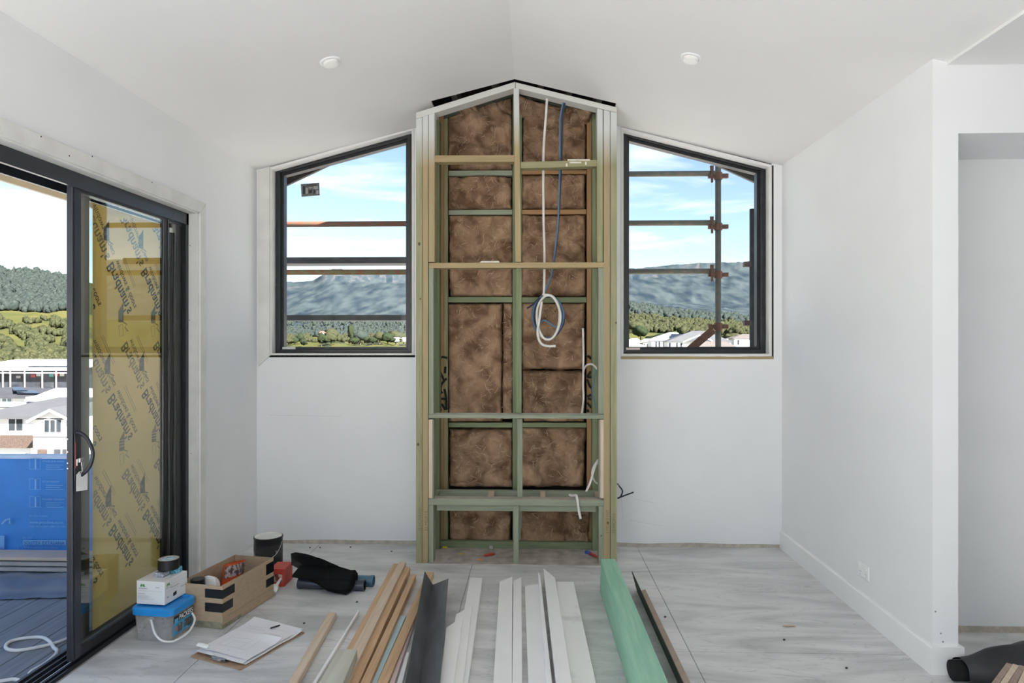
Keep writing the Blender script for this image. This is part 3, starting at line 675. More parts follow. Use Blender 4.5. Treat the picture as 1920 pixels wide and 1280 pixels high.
# insulation batts
m_fibre = mat('glasswool_fibre', (.50, .36, .25), .95, .25, 30, spec=.05)
def batt(pts, label, seed, Y0=4.865, amp=.022, th=.085):
    P4 = [atY(x, y, Y0 + .02) for x, y in pts]                  # tl, tr, br, bl
    wdt = (P4[1] - P4[0]).length; hgt = (P4[3] - P4[0]).length
    nu, nv = max(10, int(wdt / .011)), max(10, int(hgt / .011))
    def fn(u, v):
        u2, v2 = u, v
        p = P4[0] * (1 - u2) * (1 - v2) + P4[1] * u2 * (1 - v2) + P4[2] * u2 * v2 + P4[3] * (1 - u2) * v2
        s = Vector((p.x * 9, seed * 3.7, p.z * 9))
        d = noise.turbulence(s, 4, False) * amp * 1.6 + amp * 1.0 * noise.noise(Vector((p.x * 3.4, seed * 1.3, p.z * 3.4)))
        cr_ = abs(noise.noise(Vector((p.x * 4 + 7, seed * 2.1, p.z * 5))))
        if cr_ < .06: d -= (.06 - cr_) * .34                          # creases
        e = min(u * wdt, (1 - u) * wdt, v * hgt, (1 - v) * hgt)
        if e < .022: d -= (.022 - e) ** 1.2 * 3.4
        j = .5 * noise.noise(Vector((p.x * 26, seed, p.z * 26))) + .6 * noise.noise(Vector((p.x * 8, seed, p.z * 8)))
        ed = 1 if e < 1e-6 else 0
        return Vector((p.x + ed * j * .012, Y0 - d + (th * .75 if ed else 0), p.z + ed * j * .012))
    o = mk('insulation_batt', GRID(nu, nv, fn), m_batt, None, label, 'insulation', 'brown glass wool batts between the studs', smooth=True)
    random.seed(seed); st_ = []
    for _ in range(int(18 + 260 * wdt * hgt)):
        u, v, a, ln = random.uniform(.04, .9), random.uniform(.04, .9), random.uniform(0, 6.28), random.uniform(.02, .07); pts_ = []
        for k in range(6):
            pts_.append(fn(min(max(u, .02), .98), min(max(v, .02), .98)) + Vector((0, -.002 - .003 * math.sin(k), 0)))
            a += random.uniform(-.6, .6); u += math.cos(a) * ln / 5 / wdt; v += math.sin(a) * ln / 5 / hgt
        st_.append(RIB(pts_, random.uniform(.0012, .0032), (0, -1, 0)))
    mk('loose_fibres', J(*st_), m_fibre, o, kind='stuff')
    return o
batt([(838, 213), (961, 170), (962, 319), (839, 319)], 'brown glass wool batt at the top left under the gable', 1)
batt([(839, 329), (961, 329), (961, 394), (839, 394)], 'crumpled short brown batt on the left, second row from the top', 2, amp=.026)
batt([(840, 402), (963, 402), (963, 557), (841, 557)], 'brown batt on the left behind the upper noggin, third row', 3)
batt([(838, 567), (943, 567), (942, 792), (839, 792)], 'tall smooth brown batt on the left above the green noggin', 4, amp=.011)
batt([(942.5, 567), (963, 567), (962, 788), (941, 788)], 'narrow folded strip of brown batt beside the centre stud', 5, amp=.022)
batt([(841, 803), (962, 803), (963, 915), (841, 915)], 'brown batt on the left just above the low bench', 6, amp=.02)
batt([(840, 950), (960, 950), (958, 1021), (841, 1013)], 'brown batt on the left underneath the low bench', 7, amp=.02)
batt([(978, 172), (1101, 203), (1100, 320), (978, 320)], 'torn brown batt at the top right behind the hanging cables', 8, amp=.024)
batt([(977, 326), (1099, 326), (1098, 393), (977, 393)], 'short brown batt on the right between the orange noggins', 9, amp=.024)
batt([(976, 401), (1100, 401), (1100, 556), (976, 556)], 'brown batt on the right behind the upper noggin, third row', 10)
batt([(978, 566), (1099, 566), (1097, 694), (979, 693)], 'brown batt behind the coil of cable', 11, amp=.013)
batt([(979, 695), (1097, 695), (1098, 792), (979, 792)], 'brown batt on the right directly below the cable coil', 12, amp=.017)
batt([(975, 801), (1101, 801), (1096, 915), (973, 915)], 'bulging pale brown batt on the right just above the low bench', 13, Y0=4.835, amp=.026)
batt([(976, 950), (1108, 955), (1106, 1023), (973, 1027)], 'stringy brown batt on the right underneath the low bench', 14, Y0=4.84, amp=.022)
batt([(966, 182), (1030, 190), (1022, 222), (968, 210)], 'loose torn tuft of glass wool by the top of the centre stud', 15, Y0=4.80, amp=.03)
batt([(1062, 198), (1112, 208), (1106, 226), (1068, 232)], 'loose torn tuft of glass wool in the top right corner', 16, Y0=4.80, amp=.03)
batt([(852, 203), (895, 192), (897, 208), (872, 214)], 'loose torn tuft of glass wool under the left top plate', 17, Y0=4.80, amp=.025)

# ------------------------------------------------------------------ cables
m_cw = mat('white_cable', (.72, .69, .64), .45, .04, 20); m_cb = mat('blue_cable', (.09, .17, .28), .4, .1, 20); m_ck = mat('dark_blue_cable', (.02, .03, .06), .4, .1, 20)
def cable(label, pts, r, m, cat='cable', grp='electrical cables'):
    return mk('cable', TUBE(SM([atY(x, y, Y) for x, y, Y in pts], 7), r, 8), m, None, label, cat, grp, smooth=True)
YC = 4.62
def coil(cx, cy, rx, ry, n, ph, Y, turns):
    return [(cx + rx * (1 + .05 * math.sin(i * 1.7 + ph)) * math.sin(ph + 2 * math.pi * i / n), cy - ry * (1 + .05 * math.cos(i * 1.3)) * math.cos(ph + 2 * math.pi * i / n), Y + .006 * math.sin(i * .9)) for i in range(int(n * turns))]
cable('white cable hanging from the top plate, coiled with a loose tail', [(1026, 182, 4.53), (1023, 225, 4.55), (1019, 290, 4.58), (1019, 400, YC), (1021, 480, YC), (1020, 545, YC), (1019, 552, YC)] + coil(1028, 595, 22, 40, 10, .3, YC - .012, 1.75) +
      [(1016, 565, YC - .03), (1011, 600, YC - .035), (1008, 625, YC - .035), (1014, 643, YC - .035), (1026, 648.5, YC - .035), (1042, 648.5, YC - .035)], .0085, m_cw)
cable('blue cable hanging beside the white one, wound into the coil', [(1057, 190, 4.53), (1050, 225, 4.55), (1050, 290, 4.58), (1047, 400, YC), (1043, 450, YC), (1034, 515, YC), (1021, 550, YC)] + coil(1027, 593, 29, 39, 10, .2, YC + .008, 2.4) + [(1040, 612, YC), (1020, 600, YC), (1010, 610, YC)], .006, m_cb)
cable('pale grey-blue cable forming the second strand beside the blue one', [(1059, 192, 4.53), (1055, 225, 4.55), (1053, 290, 4.585), (1048, 400, YC + .01), (1043, 460, YC + .01), (1033, 520, YC + .012), (1018, 552, YC)] + coil(1029, 594, 28, 38, 9, 5.9, YC + .02, 1.9) + [(1012, 560, YC), (1000, 570, YC), (988, 578, YC)], .006, m_ck)
cable('white cable running down beside the right orange stud', [(1093, 615, 4.80), (1094, 660, 4.80), (1093.5, 720, 4.80), (1094, 750, 4.80), (1090, 780, 4.79)], .008, m_cw)
cable('short looped white cable end by the right green stud', [(1094, 700, 4.79), (1095, 692, 4.77), (1101, 684, 4.72), (1111, 683, 4.68), (1120, 692, 4.62)], .007, m_cw)
cable('thin blue cable behind the right green stud', [(1118, 688, 4.66), (1113, 715, 4.68), (1112, 740, 4.68), (1118, 765, 4.66)], .004, m_cb)
cable('white cable pair curling out above the right end of the bench', [(1126, 857, 4.60), (1117, 872, 4.55), (1111, 890, 4.52), (1106, 906, 4.50), (1099, 921, 4.49)], .0075, m_cw)
cable('white cable loop above the right end of the bench', [(1126, 855, 4.61), (1113, 875, 4.58), (1110, 890, 4.56), (1116, 903, 4.58), (1124, 908, 4.62), (1127, 914, 4.64)], .006, m_cw)
cable('white cable end drooping over the front rail of the bench', [(1068, 927.5, 4.55), (1073, 929, 4.52), (1080, 928.5, 4.478), (1082, 935, 4.452), (1085, 955, 4.452), (1088.5, 972, 4.452)], .009, m_cw)
cable('dark blue cable loop poking out beyond the right column', [(1148, 905, 4.545), (1158, 907, 4.62), (1161, 911, 4.70), (1167, 920, 4.70), (1164, 930, 4.70), (1158, 934, 4.70), (1170, 929, 4.69), (1188, 922.5, 4.68)], .005, m_ck)

# scraps on the slab behind the bench legs
m_red = mat('red_plastic', (.45, .05, .04), .5, .1, 20); m_blue = mat('blue_plastic', (.04, .12, .5), .5, .1, 20); m_yel = mat('yellow_scrap', (.62, .52, .06), .6, .15, 30)
def peg(name, label, a, b, r, m, grp):
    p0, p1 = atZ(*a, .012), atZ(*b, .012); return mk(name, TUBE([p0, p0.lerp(p1, .2), p0.lerp(p1, .8), p1], [r * .6, r, r, r * .7], 8), m, None, label, 'plug', grp, smooth=True)
peg('wall_plug', 'red plastic plug on the slab left of the centre leg', (908, 1041), (927, 1038), .010, m_red, 'plastic plugs')
pr = thing('wall_plug', 'red plug with a blue cap lying beside the right leg of the bench', 'plug', atZ(1105, 1040, 0), group='plastic plugs')
p0, p1, p2 = atZ(1098.5, 1034.5, .012), atZ(1106, 1037, .012), atZ(1120, 1044, .012)
mk('cap', TUBE([p0, p1], .012, 8), m_blue, pr, smooth=True); mk('shaft', TUBE([p1, p2], [.011, .008], 8), m_red, pr, smooth=True)
def scrap(name, label, cx, cy, sx, sy, m, seed, cat, hh=.012):
    c = atZ(cx, cy, .004); random.seed(seed); n = 9
    ring_ = [(c.x + sx * math.cos(2 * math.pi * k / n) * random.uniform(.6, 1.1), c.y + sy * math.sin(2 * math.pi * k / n) * random.uniform(.6, 1.1), .005) for k in range(n)]
    V = ring_ + [(c.x + (x - c.x) * .6, c.y + (y - c.y) * .6, .005 + hh * random.uniform(.6, 1)) for x, y, z in ring_]
    f = [tuple(range(n - 1, -1, -1)), tuple(range(n, 2 * n))] + [(k, (k + 1) % n, n + (k + 1) % n, n + k) for k in range(n)]
    return mk(name, (V, f), m, None, label, cat)
scrap('yellow_scrap', 'small yellow scrap by the back of the left leg', 834, 1027, .026, .02, m_yel, 1, 'scrap')
scrap('yellow_scrap', 'flat smear-like yellow scrap in the middle of the left bay', 865, 1038, .026, .014, m_yel, 2, 'scrap', .004)
scrap('orange_scrap', 'thin orange splinter near the front edge of the slab', 901, 1049, .03, .008, mat('orange_scrap', (.6, .22, .06), .6), 3, 'scrap', .006)
scrap('foam_scrap', 'grey crumb lying by the bottom plate left of the centre leg', 921, 1028, .018, .015, mat('grey_crumb', (.4, .38, .36), .8, .2, 60), 4, 'scrap', .02)

# ------------------------------------------------------------------ timber and trim lying on the floor
def plank(name, label, fl, fr, nl, nr, zt, zb, m, cat, ext=.35, grp=None, bevel=.002, yend=None):
    """top face corners given in the photo (far left, far right, near left, near right) on the plane z=zt"""
    a, b, c, d = atZ(*fl, zt), atZ(*fr, zt), atZ(*nl, zt), atZ(*nr, zt)
    dl = (c - a).normalized(); dr = (d - b).normalized(); dd = (dl + dr).normalized()
    c = c + dd * ext; d = d + dd * ext
    return mk(name, PR([a, b, d, c], (0, 0, zb - zt)), m, None, label, cat, grp, bevel=bevel)
G1 = 'timber offcuts on the floor'; G2 = 'white trim boards on the floor'
plank('timber_offcut', 'short pale pine stick lying alone beside the clipboard', (615, 1147), (630.5, 1147), (539, 1280), (556.5, 1280), .035, .001, W['paley'], 'timber', .12, G1, .005)
plank('trim_strip', 'thin white strip left of the pine battens', (671.5, 1143), (674, 1143.5), (585, 1280), (593, 1280), .02, .001, m_trim, 'trim', .3, G2)
plank('timber_batten', 'pine batten running under the grey-green block', (737, 1056.5), (747.5, 1056), (613, 1280), (646, 1280), .045, .001, W['piney'], 'timber', .5, G1)
plank('timber_batten', 'whitish topped pine batten, tallest of the bundle', (749, 1052.5), (761.5, 1052.5), (620, 1290), (648, 1290), .062, .001, W['paley'], 'timber', .5, G1)
plank('timber_batten', 'orange pine batten just right of the whitish one', (759.5, 1062), (769, 1063), (649.5, 1280), (673, 1280), .045, .001, W['piney'], 'timber', .5, G1)
plank('timber_batten', 'pine batten at the right edge of the bundle, beside the light blue strip', (771.5, 1076), (780, 1077), (674.5, 1280), (694, 1280), .042, .001, W['piney'], 'timber', .5, G1)
plank('timber_block', 'pale grey-green squared block resting on the battens', (634, 1216), (670, 1216), (593.5, 1280), (647, 1280), .115, .066, mat('greygreen_timber', (.50, .50, .43), .7, .08, 30, stretch=AX['y']), 'timber', .35, G1, .004)
plank('trim_strip', 'light blue strip among the timber', (750.5, 1153), (761, 1154), (694.5, 1280), (706, 1280), .018, .001, mat('light_blue_board', (.50, .65, .70), .6, .05, 12), 'trim', .4, None)
plank('timber_batten', 'pine batten passing under the grey metal angle', (800, 1072), (813.5, 1072), (706.5, 1280), (727, 1280), .036, .001, W['piney'], 'timber', .4, G1)
plank('trim_strip', 'pale pink strip left of the metal angle', (771, 1170), (775, 1172), (728, 1280), (741, 1280), .022, .001, mat('pale_pink_board', (.72, .58, .57), .6, .05, 12), 'trim', .4, None)
plank('trim_strip', 'white strip tucked against the left side of the metal angle', (762, 1222), (768, 1222), (741.5, 1280), (757, 1280), .020, .001, m_trim, 'trim', .4, G2)
# grey folded metal angle, valley down
va, vb = atZ(811, 1096, .04), atZ(788, 1280, .04)
la, lb_ = atY(796, 1070.5, va.y - .0), atZ(759.5, 1280, .122)
la = atZ(796, 1070.5, .122); ra, rb = atZ(841, 1084, .105), atZ(825.5, 1280, .105)
def ext(p, q, e): return q + (q - p).normalized() * e
vb, lb_, rb = ext(va, vb, .4), ext(la, lb_, .4), ext(ra, rb, .4)
ma = thing('metal_angle', 'dark grey folded metal angle lying valley down', 'metal angle', (va.lerp(vb, .5).x, va.lerp(vb, .5).y, .036))
mk('flange', PR([la, va, vb, lb_], (.0035, 0, -.002)), m_tin, ma, label='left flange'); mk('flange', PR([va, ra, rb, vb], (-.001, 0, -.003)), m_tin, ma, label='right flange')
# white boards left of centre
plank('trim_board', 'long white board with square end right of the metal angle', (881, 1082), (904.5, 1083), (846, 1280), (877, 1280), .030, .001, m_trim, 'trim board', .4, G2)
plank('trim_board', 'white board with angled end lying on the long one', (855, 1151), (885.7, 1133.5), (833, 1280), (868, 1280), .050, .031, m_trim, 'trim board', .4, G2)
plank('trim_board', 'uppermost white board with angled end next to the metal angle', (836.5, 1176), (868, 1156), (826.6, 1280), (848, 1280), .070, .051, m_trim, 'trim board', .4, G2)
# white mouldings in the middle
plank('trim_board', 'flat white mitred board, leftmost of the middle group', (937, 1089.7), (961, 1080), (924.5, 1280), (960, 1280), .030, .001, m_trim, 'trim board', .4, G2)
plank('trim_board', 'narrow white mitred board beside the leftmost middle one', (962.5, 1089), (977.6, 1081), (960.8, 1280), (978.7, 1280), .030, .001, m_trim, 'trim board', .4, G2)
plank('trim_board', 'lower white board with a notched end in the middle group', (984, 1098), (1010, 1094), (991, 1280), (1024, 1280), .020, .001, m_trim, 'trim board', .4, G2)
plank('trim_board', 'thin white board standing on edge in the middle group', (1008.7, 1071), (1013, 1078), (1025, 1280), (1036, 1280), .072, .001, m_trim, 'trim board', .4, G2)
plank('trim_board', 'raised white mitred board with a small red mark', (1019, 1064.5), (1041, 1083), (1042, 1280), (1073, 1280), .072, .036, m_trim, 'trim board', .4, G2)
plank('trim_board', 'wide scuffed white board, rightmost of the middle group', (1043, 1090), (1075.5, 1090), (1065, 1280), (1118.7, 1280), .035, .001, mat('scuffed_white', (.87, .87, .86), .5, c2=(.66, .67, .68), scale=7, detail=6, lo=.28, hi=.42), 'trim board', .4, G2)
# green treated posts, one on the other
plank('timber_post', 'mint green treated post on top of another', (1126, 1047), (1154, 1047), (1200, 1280), (1254, 1280), .19, .0965, W['aquay'], 'timber post', .25, 'green treated posts')
plank('timber_post', 'mint green treated post underneath, on the floor', (1125.2, 1079), (1151, 1079), (1188, 1280), (1236, 1280), .095, .001, W['aquay'], 'timber post', .3, 'green treated posts')
# folded brown angle next to the posts
a, b = atZ(1178, 1084, .10), atZ(1256, 1280, .10); b = ext(a, b, .3)
c_, d_ = atZ(1192, 1104, .012), atZ(1270, 1280, .012); d_ = ext(c_, d_, .45)
fa = thing('cardboard_angle', 'tan folded cardboard angle with dark inner face right of the green posts', 'cardboard', (c_.lerp(d_, .5).x, c_.lerp(d_, .5).y, 0))
a2, b2 = c_ + Vector((0, 0, 0)), d_
mk('dark_face', PR([Vector((c_.x - .015, c_.y + .06, .095)), Vector((c_.x + .006, c_.y, .002)), Vector((d_.x + .006, d_.y, .002)), Vector((d_.x - .015, d_.y, .095))], (.004, 0, 0)), mat('dark_olive_board', (.055, .06, .045), .7, .15, 12), fa)
mk('tan_face', PR([Vector((c_.x + .012, c_.y - .02, .004)), Vector((c_.x + .052, c_.y - .02, .02)), Vector((d_.x + .052, d_.y, .02)), Vector((d_.x + .012, d_.y, .004))], (0, 0, -.003)), mat('tan_board', (.52, .42, .34), .7, .08, 12), fa)

# ------------------------------------------------------------------ boxes and buckets by the door
m_card = mat('cardboard', (.42, .315, .215), .85, .06, 30, stretch=(1, 1, 3)); m_cardin = mat('cardboard_inside', (.36, .265, .18), .85, .06, 20)
m_tape = mat('black_tape', (.012, .012, .013), .35, .1, 12)
cb0 = atZ(417, 1180); cb1 = atZ(513, 1118)                    # near right bottom edge of the carton
dirL = (cb1 - cb0).normalized(); dirW = Vector((-dirL.y, dirL.x, 0)); Lc = (cb1 - cb0).length; Hc = .222; Wc = .25
def cw(l, w_, z): return cb0 + dirL * l + dirW * w_ + Vector((0, 0, z))
def CB(l0, l1, w0, w1, z0, z1): return PR([cw(l0, w0, z0), cw(l1, w0, z0), cw(l1, w1, z0), cw(l0, w1, z0)], (0, 0, z1 - z0))
carton = thing('cardboard_carton', 'open brown cardboard carton patched with black tape strips', 'carton', cw(Lc / 2, Wc / 2, 0))
t_ = .005
mk('base', CB(0, Lc, 0, Wc, .001, .006), m_cardin, carton)
mk('side', CB(0, Lc, 0, t_, .006, Hc), m_card, carton); mk('side', CB(0, Lc, Wc - t_, Wc, .006, Hc), m_card, carton)
mk('end', CB(0, t_, t_, Wc - t_, .006, Hc - .004), m_card, carton); mk('end', CB(Lc - t_, Lc, t_, Wc - t_, .006, Hc), m_card, carton)
mk('stained_foot', J(CB(-.0008, 0, 0, Wc, .002, .034), CB(0, .16, -.0008, 0, .002, .02)), mat('green_stain', (.25, .235, .165), .9, .2, 40), carton)
for (l0, l1, z0, z1) in ((-.0012, .10, .155, .20), (-.0012, .085, .085, .13)):
    mk('tape_strip', J(CB(l0, l1, -.0012, -.0002, z0, z1), CB(-.0014, -.0002, 0, .10, z0, z1)), m_tape, carton)
for (z0, z1) in ((.145, .205), (.075, .12)):
    mk('tape_strip', CB(Lc - .075, Lc + .001, -.0012, -.0002, z0, z1), m_tape, carton)
mk('crease', CB(.04, Lc - .01, -.0008, -.0002, .052, .054), mat('crease_brown', (.26, .19, .13), .9), carton)
# things in the carton
m_pouch = mat('orange_pouch', (.62, .10, .03), .35, .12, 10)
pc = atY(437, 1066, cw(Lc * .55, .08, 0).y)
pch = thing('orange_pouch', 'orange-red plastic pouch with printed strip standing in the carton', 'pouch', cw(.24, .09, .006))
def pouchf(u, v):
    bulge = .03 * math.sin(math.pi * u) * (1 - v * .7)
    return cw(.13 + .19 * u + .06 * v, .125 - bulge, .02 + .238 * v - .03 * u * v)
def pouchb(u, v):
    bulge = .03 * math.sin(math.pi * u) * (1 - v * .7)
    return cw(.32 - .19 * u + .06 * v, .13 + bulge, .02 + .238 * v - .03 * (1 - u) * v)
mk('bag', J(GRID(8, 8, pouchf), GRID(8, 8, pouchb)), m_pouch, pch, smooth=True)
def pl(u, v):
    p = pouchf(u * .96 + .02, .70 + .26 * v); return p - dirW * .003
mk('print_strip', GRID(8, 3, pl), mat('pouch_print', (.50, .42, .40), .5, c2=(.12, .08, .08), scale=45, detail=2, lo=.45, hi=.55), pch)
def disc_roll(name, label, l, w_, z, r, h, m, cat, tilt=0):
    c = cw(l, w_, z); ax_ = (Vector((0, 0, 1)) * math.cos(tilt) - dirL * math.sin(tilt)).normalized()
    return mk(name, TUBE([c, c + ax_ * h], r, 24), m, None, label, cat, bevel=.002)
disc_roll('white_roll', 'white roll lying on edge inside the carton', .13, .165, .155, .055, .04, m_trim, 'roll', 1.1)
disc_roll('black_lid', 'round black lid of a can inside the carton', .055, .185, .02, .036, .205, m_tape, 'can')

# paint tin behind the carton
tc_ = atZ(493, 1066)
pt = thing('paint_tin', 'black paint tin with a white lid in the corner behind the carton', 'paint tin', (tc_.x, tc_.y + .09, 0))
tcx = (tc_.x, tc_.y + .09, 0.001)
mk('can', LATHE([(.0005, 0), (.088, 0), (.090, .004), (.090, .172), (.093, .176), (.093, .184), (.086, .186)], tcx), m_tape, pt, smooth=False)
mk('lid', LATHE([(.086, .186), (.080, .180), (.0005, .180)], tcx), mat('tin_lid', (.74, .74, .70), .5, .08, 20), pt)
mk('handle', TUBE(SM([Vector(tcx) + Vector(v) for v in ((-.092, 0, .15), (-.07, -.06, .08), (0, -.094, .05), (.07, -.06, .08), (.092, 0, .15))], 5), .0022, 6), m_steel, pt, smooth=True)
mk('label_print', LATHE([(.0906, .06), (.0906, .14)], tcx), mat('tin_label', (.03, .03, .03), .4, c2=(.3, .22, .19), scale=26, lo=.28, hi=.36), pt)
# red carton and white cartridge gun behind
rb_ = atZ(523, 1100)
rc = thing('red_box', 'small red cardboard box beside the far end of the carton', 'box', (rb_.x, rb_.y + .08, 0))
mk('box', B(rb_.x - .06, rb_.x + .032, rb_.y, rb_.y + .14, .001, .105), mat('red_card', (.55, .06, .04), .5, .08, 14), rc, bevel=.002)
mk('print_panel', B(rb_.x - .045, rb_.x + .02, rb_.y - .0008, rb_.y, .025, .075), mat('red_box_print', (.55, .40, .36), .5, c2=(.2, .05, .05), scale=40, lo=.45, hi=.55), rc)
q0, q1 = atZ(512, 1108, .02), atZ(532, 1075, .06)
gun = thing('cartridge_gun', 'white cartridge with thin nozzle leaning at the carton corner', 'cartridge', atZ(516, 1112))
mk('tube', TUBE([q0, q0.lerp(q1, .25)], .02, 12), m_trim, gun, smooth=True); mk('nozzle', TUBE([q0.lerp(q1, .25), q1], [.01, .004], 10), m_trim, gun, smooth=True)
mk('wire_hook', TUBE(SM([q0, q0 + Vector((.02, -.02, -.002)), q0 + Vector((.03, -.05, -.012)), q0 + Vector((.0, -.06, -.016))], 5), .002, 6), m_steel, gun)

# packers tub
t0, t1, t2 = atZ(251, 1200.5), atZ(318, 1206), atZ(357, 1178)
u_ = (t1 - t0).normalized(); v_ = Vector((-u_.y, u_.x, 0)); Wt = (t1 - t0).length; Lt = .27
v_ = Vector((.12, .993, 0)).normalized(); u_ = Vector((v_.y, -v_.x, 0))
t1 = Vector((-1.757, 3.251, 0)); Wt = .190; Lt = .175; t0 = t1 - u_ * Wt
def tb(a, b, z): return t0 + u_ * a + v_ * b + Vector((0, 0, z))
def rrect(a0, a1, b0, b1, r, z, n=5):
    o = []
    for (ca, cb_, s) in ((a1 - r, b0 + r, -90), (a1 - r, b1 - r, 0), (a0 + r, b1 - r, 90), (a0 + r, b0 + r, 180)):
        for k in range(n + 1):
            t = math.radians(s + 90 * k / n); o.append(tb(ca + r * math.cos(t), cb_ + r * math.sin(t), z))
    return o
def loft(rings, cap0=True, cap1=True):
    n = len(rings[0]); V = [p for r in rings for p in r]; f = []
    for i in range(len(rings) - 1):
        for k in range(n): f.append((i * n + k, i * n + (k + 1) % n, (i + 1) * n + (k + 1) % n, (i + 1) * n + k))
    if cap0: f.append(tuple(range(n - 1, -1, -1)))
    if cap1: f.append(tuple(range(len(V) - n, len(V))))
    return V, f
tub = thing('packers_tub', 'clear plastic tub of packers with a bright blue lid and white handle', 'tub', tb(Wt / 2, Lt / 2, 0))
def clearmat(name, c, a):
    m, N, L, P = newmat(name); P.inputs['Base Color'].default_value = (*c, 1); P.inputs['Roughness'].default_value = .3
    n = N.new('ShaderNodeTexNoise'); n.inputs['Scale'].default_value = 9; r = N.new('ShaderNodeMapRange'); r.inputs[3].default_value = a - .08; r.inputs[4].default_value = a + .08
    L.new(n.outputs[0], r.inputs[0]); L.new(r.outputs[0], P.inputs['Alpha']); return m
m_clear = clearmat('cloudy_plastic', (.66, .63, .59), .36)
m_lid = mat('blue_lid', (.02, .26, .66), .35, .05, 8)
mk('bucket', loft([rrect(0, Wt, 0, Lt, .03, .002), rrect(-.008, Wt + .008, -.008, Lt + .008, .032, .128), rrect(-.013, Wt + .013, -.013, Lt + .013, .034, .129), rrect(-.013, Wt + .013, -.013, Lt + .013, .034, .136)], True, False), m_clear, tub, smooth=False)
mk('packers', loft([rrect(.01, Wt - .01, .01, Lt - .01, .03, .006), rrect(.012, Wt - .012, .012, Lt - .012, .03, .05), rrect(.05, Wt - .04, .05, Lt - .05, .03, .085)]), mat('packer_mix', (.25, .25, .25), .7, c2=(.10, .13, .19), scale=70, lo=.42, hi=.55), tub)
mk('lid', loft([rrect(-.017, Wt + .017, -.017, Lt + .017, .036, .130), rrect(-.018, Wt + .018, -.018, Lt + .018, .036, .158), rrect(-.012, Wt + .012, -.012, Lt + .012, .032, .165), rrect(-.002, Wt + .002, -.002, Lt + .002, .03, .165), rrect(.002, Wt - .002, .002, Lt - .002, .03, .158)]), m_lid, tub)
# label on the long side
def lab(b0, b1, z0, z1, off): 
    b0 *= .68; b1 *= .68
    def q(b, z): return tb(Wt + .008 * z / .128 + off, b, z)
    return [q(b0, z0), q(b1, z0), q(b1, z1), q(b0, z1)], [(0, 1, 2, 3)]
mk('label_panel', lab(.025, .25, .022, .115, .0012), mat('label_blue', (.05, .33, .60), .5, .15, 30), tub, label='blue and black product label')
mk('label_band', lab(.025, .25, .085, .117, .0020), m_tape, tub)
mk('label_band', lab(.032, .075, .082, .104, .0026), mat('label_cyan', (.10, .45, .66), .5, .1, 40), tub)
for k, (b0, b1, z0, z1, c) in enumerate(((.075, .125, .030, .070, (.13, .09, .07)), (.145, .185, .035, .075, (.12, .11, .10)), (.19, .235, .03, .072, (.10, .09, .09)), (.04, .07, .045, .065, (.45, .20, .14)))):
    mk('label_picture', lab(b0, b1, z0, z1, .0028), mat('label_pic%d' % k, c, .5, c2=(.45, .42, .40), scale=60, lo=.28, hi=.4), tub)
TEXT('lettering', 'PACKERS', tb(Wt + .0108, .056, .090), v_, (0, 0, 1.35), .106, m_trim, tub, bold=.02)
mk('handle', TUBE(SM([tb(.10, -.016, .115), tb(.115, -.03, .10), tb(.15, -.055, .065), tb(.19, -.06, .038), tb(.222, -.03, .022), tb(.240, .02, .024), tb(.242, .08, .033), tb(.230, .135, .06), tb(Wt + .012, .155, .085)], 6), .0052, 8), mat('handle_white', (.75, .75, .73), .45), tub, smooth=True)
mk('handle_boss', TUBE([tb(.10, -.008, .115), tb(.10, -.022, .115)], .011, 10), m_clear, tub)
# white carton on the lid
c0, c1, c2_ = atZ(253.6, 1130, .16), atZ(308, 1133.5, .16), atZ(348.5, 1107.5, .16)
zt_ = .166
wcu = u_; wcv = v_
cw0 = Vector((-1.955, 3.306, zt_)); Wb, Lb_, Hb = .152, .178, .112
def wcb(a, b, z): return cw0 + u_ * a + v_ * b + Vector((0, 0, z))
def WB(a0, a1, b0, b1, z0, z1): return PR([wcb(a0, b0, z0), wcb(a1, b0, z0), wcb(a1, b1, z0), wcb(a0, b1, z0)], (0, 0, z1 - z0))
wc = thing('white_carton', 'small white cardboard box with green zigzag logos on the tub lid', 'carton', wcb(Wb / 2, Lb_ / 2, 0))
m_wc = mat('white_card', (.77, .77, .76), .6, .03, 10)
mk('box', WB(0, Wb, 0, Lb_, .0005, Hb), m_wc, wc, bevel=.0015)
mk('lid_flap', WB(-.001, Wb * .98, .0, Lb_ * .9, Hb + .0003, Hb + .0018), m_wc, wc)
m_logo = mat('logo_green', (.06, .28, .07), .6, .2, 60); m_txt = mat('grey_text', (.42, .43, .46), .6, .1, 60)
def zig(f, s, x0, z0):
    pts = [(0, 0), (.5, 1), (1, .35), (1.5, 1), (2, 0)]
    return RIB([f(x0 + a * s, z0 + b * s) for a, b in pts], s * .75, f(0, 0) - f(0, 0) + nrm_)
fr_ = lambda a, z: wcb(a * .83, -.0012, z * .95); sd_ = lambda b, z: wcb(Wb + .0012, b * .75, z * .95)
nrm_ = -v_; mk('logo', zig(fr_, .012, .028, .090), m_logo, wc)
nrm_ = u_; mk('logo', zig(sd_, .012, .022, .092), m_logo, wc)
for (a, b, z, h) in ((.015, .07, .080, .004), (.125, .15, .088, .004), (.01, .165, .07, .001), (.01, .055, .053, .003), (.01, .08, .043, .0015), (.01, .095, .038, .0015), (.01, .075, .033, .0015), (.01, .115, .027, .0015)):
    mk('print_line', ([fr_(a, z), fr_(b, z), fr_(b, z + h), fr_(a, z + h)], [(0, 1, 2, 3)]), m_txt, wc)
for (a, b, z, h) in ((.015, .075, .080, .003), (.055, .15, .072, .004), (.01, .225, .088, .001), (.01, .225, .062, .001), (.165, .215, .05, .004), (.02, .04, .03, .008)):
    mk('print_line', ([sd_(a, z), sd_(b, z), sd_(b, z + h), sd_(a, z + h)], [(0, 1, 2, 3)]), m_txt, wc)
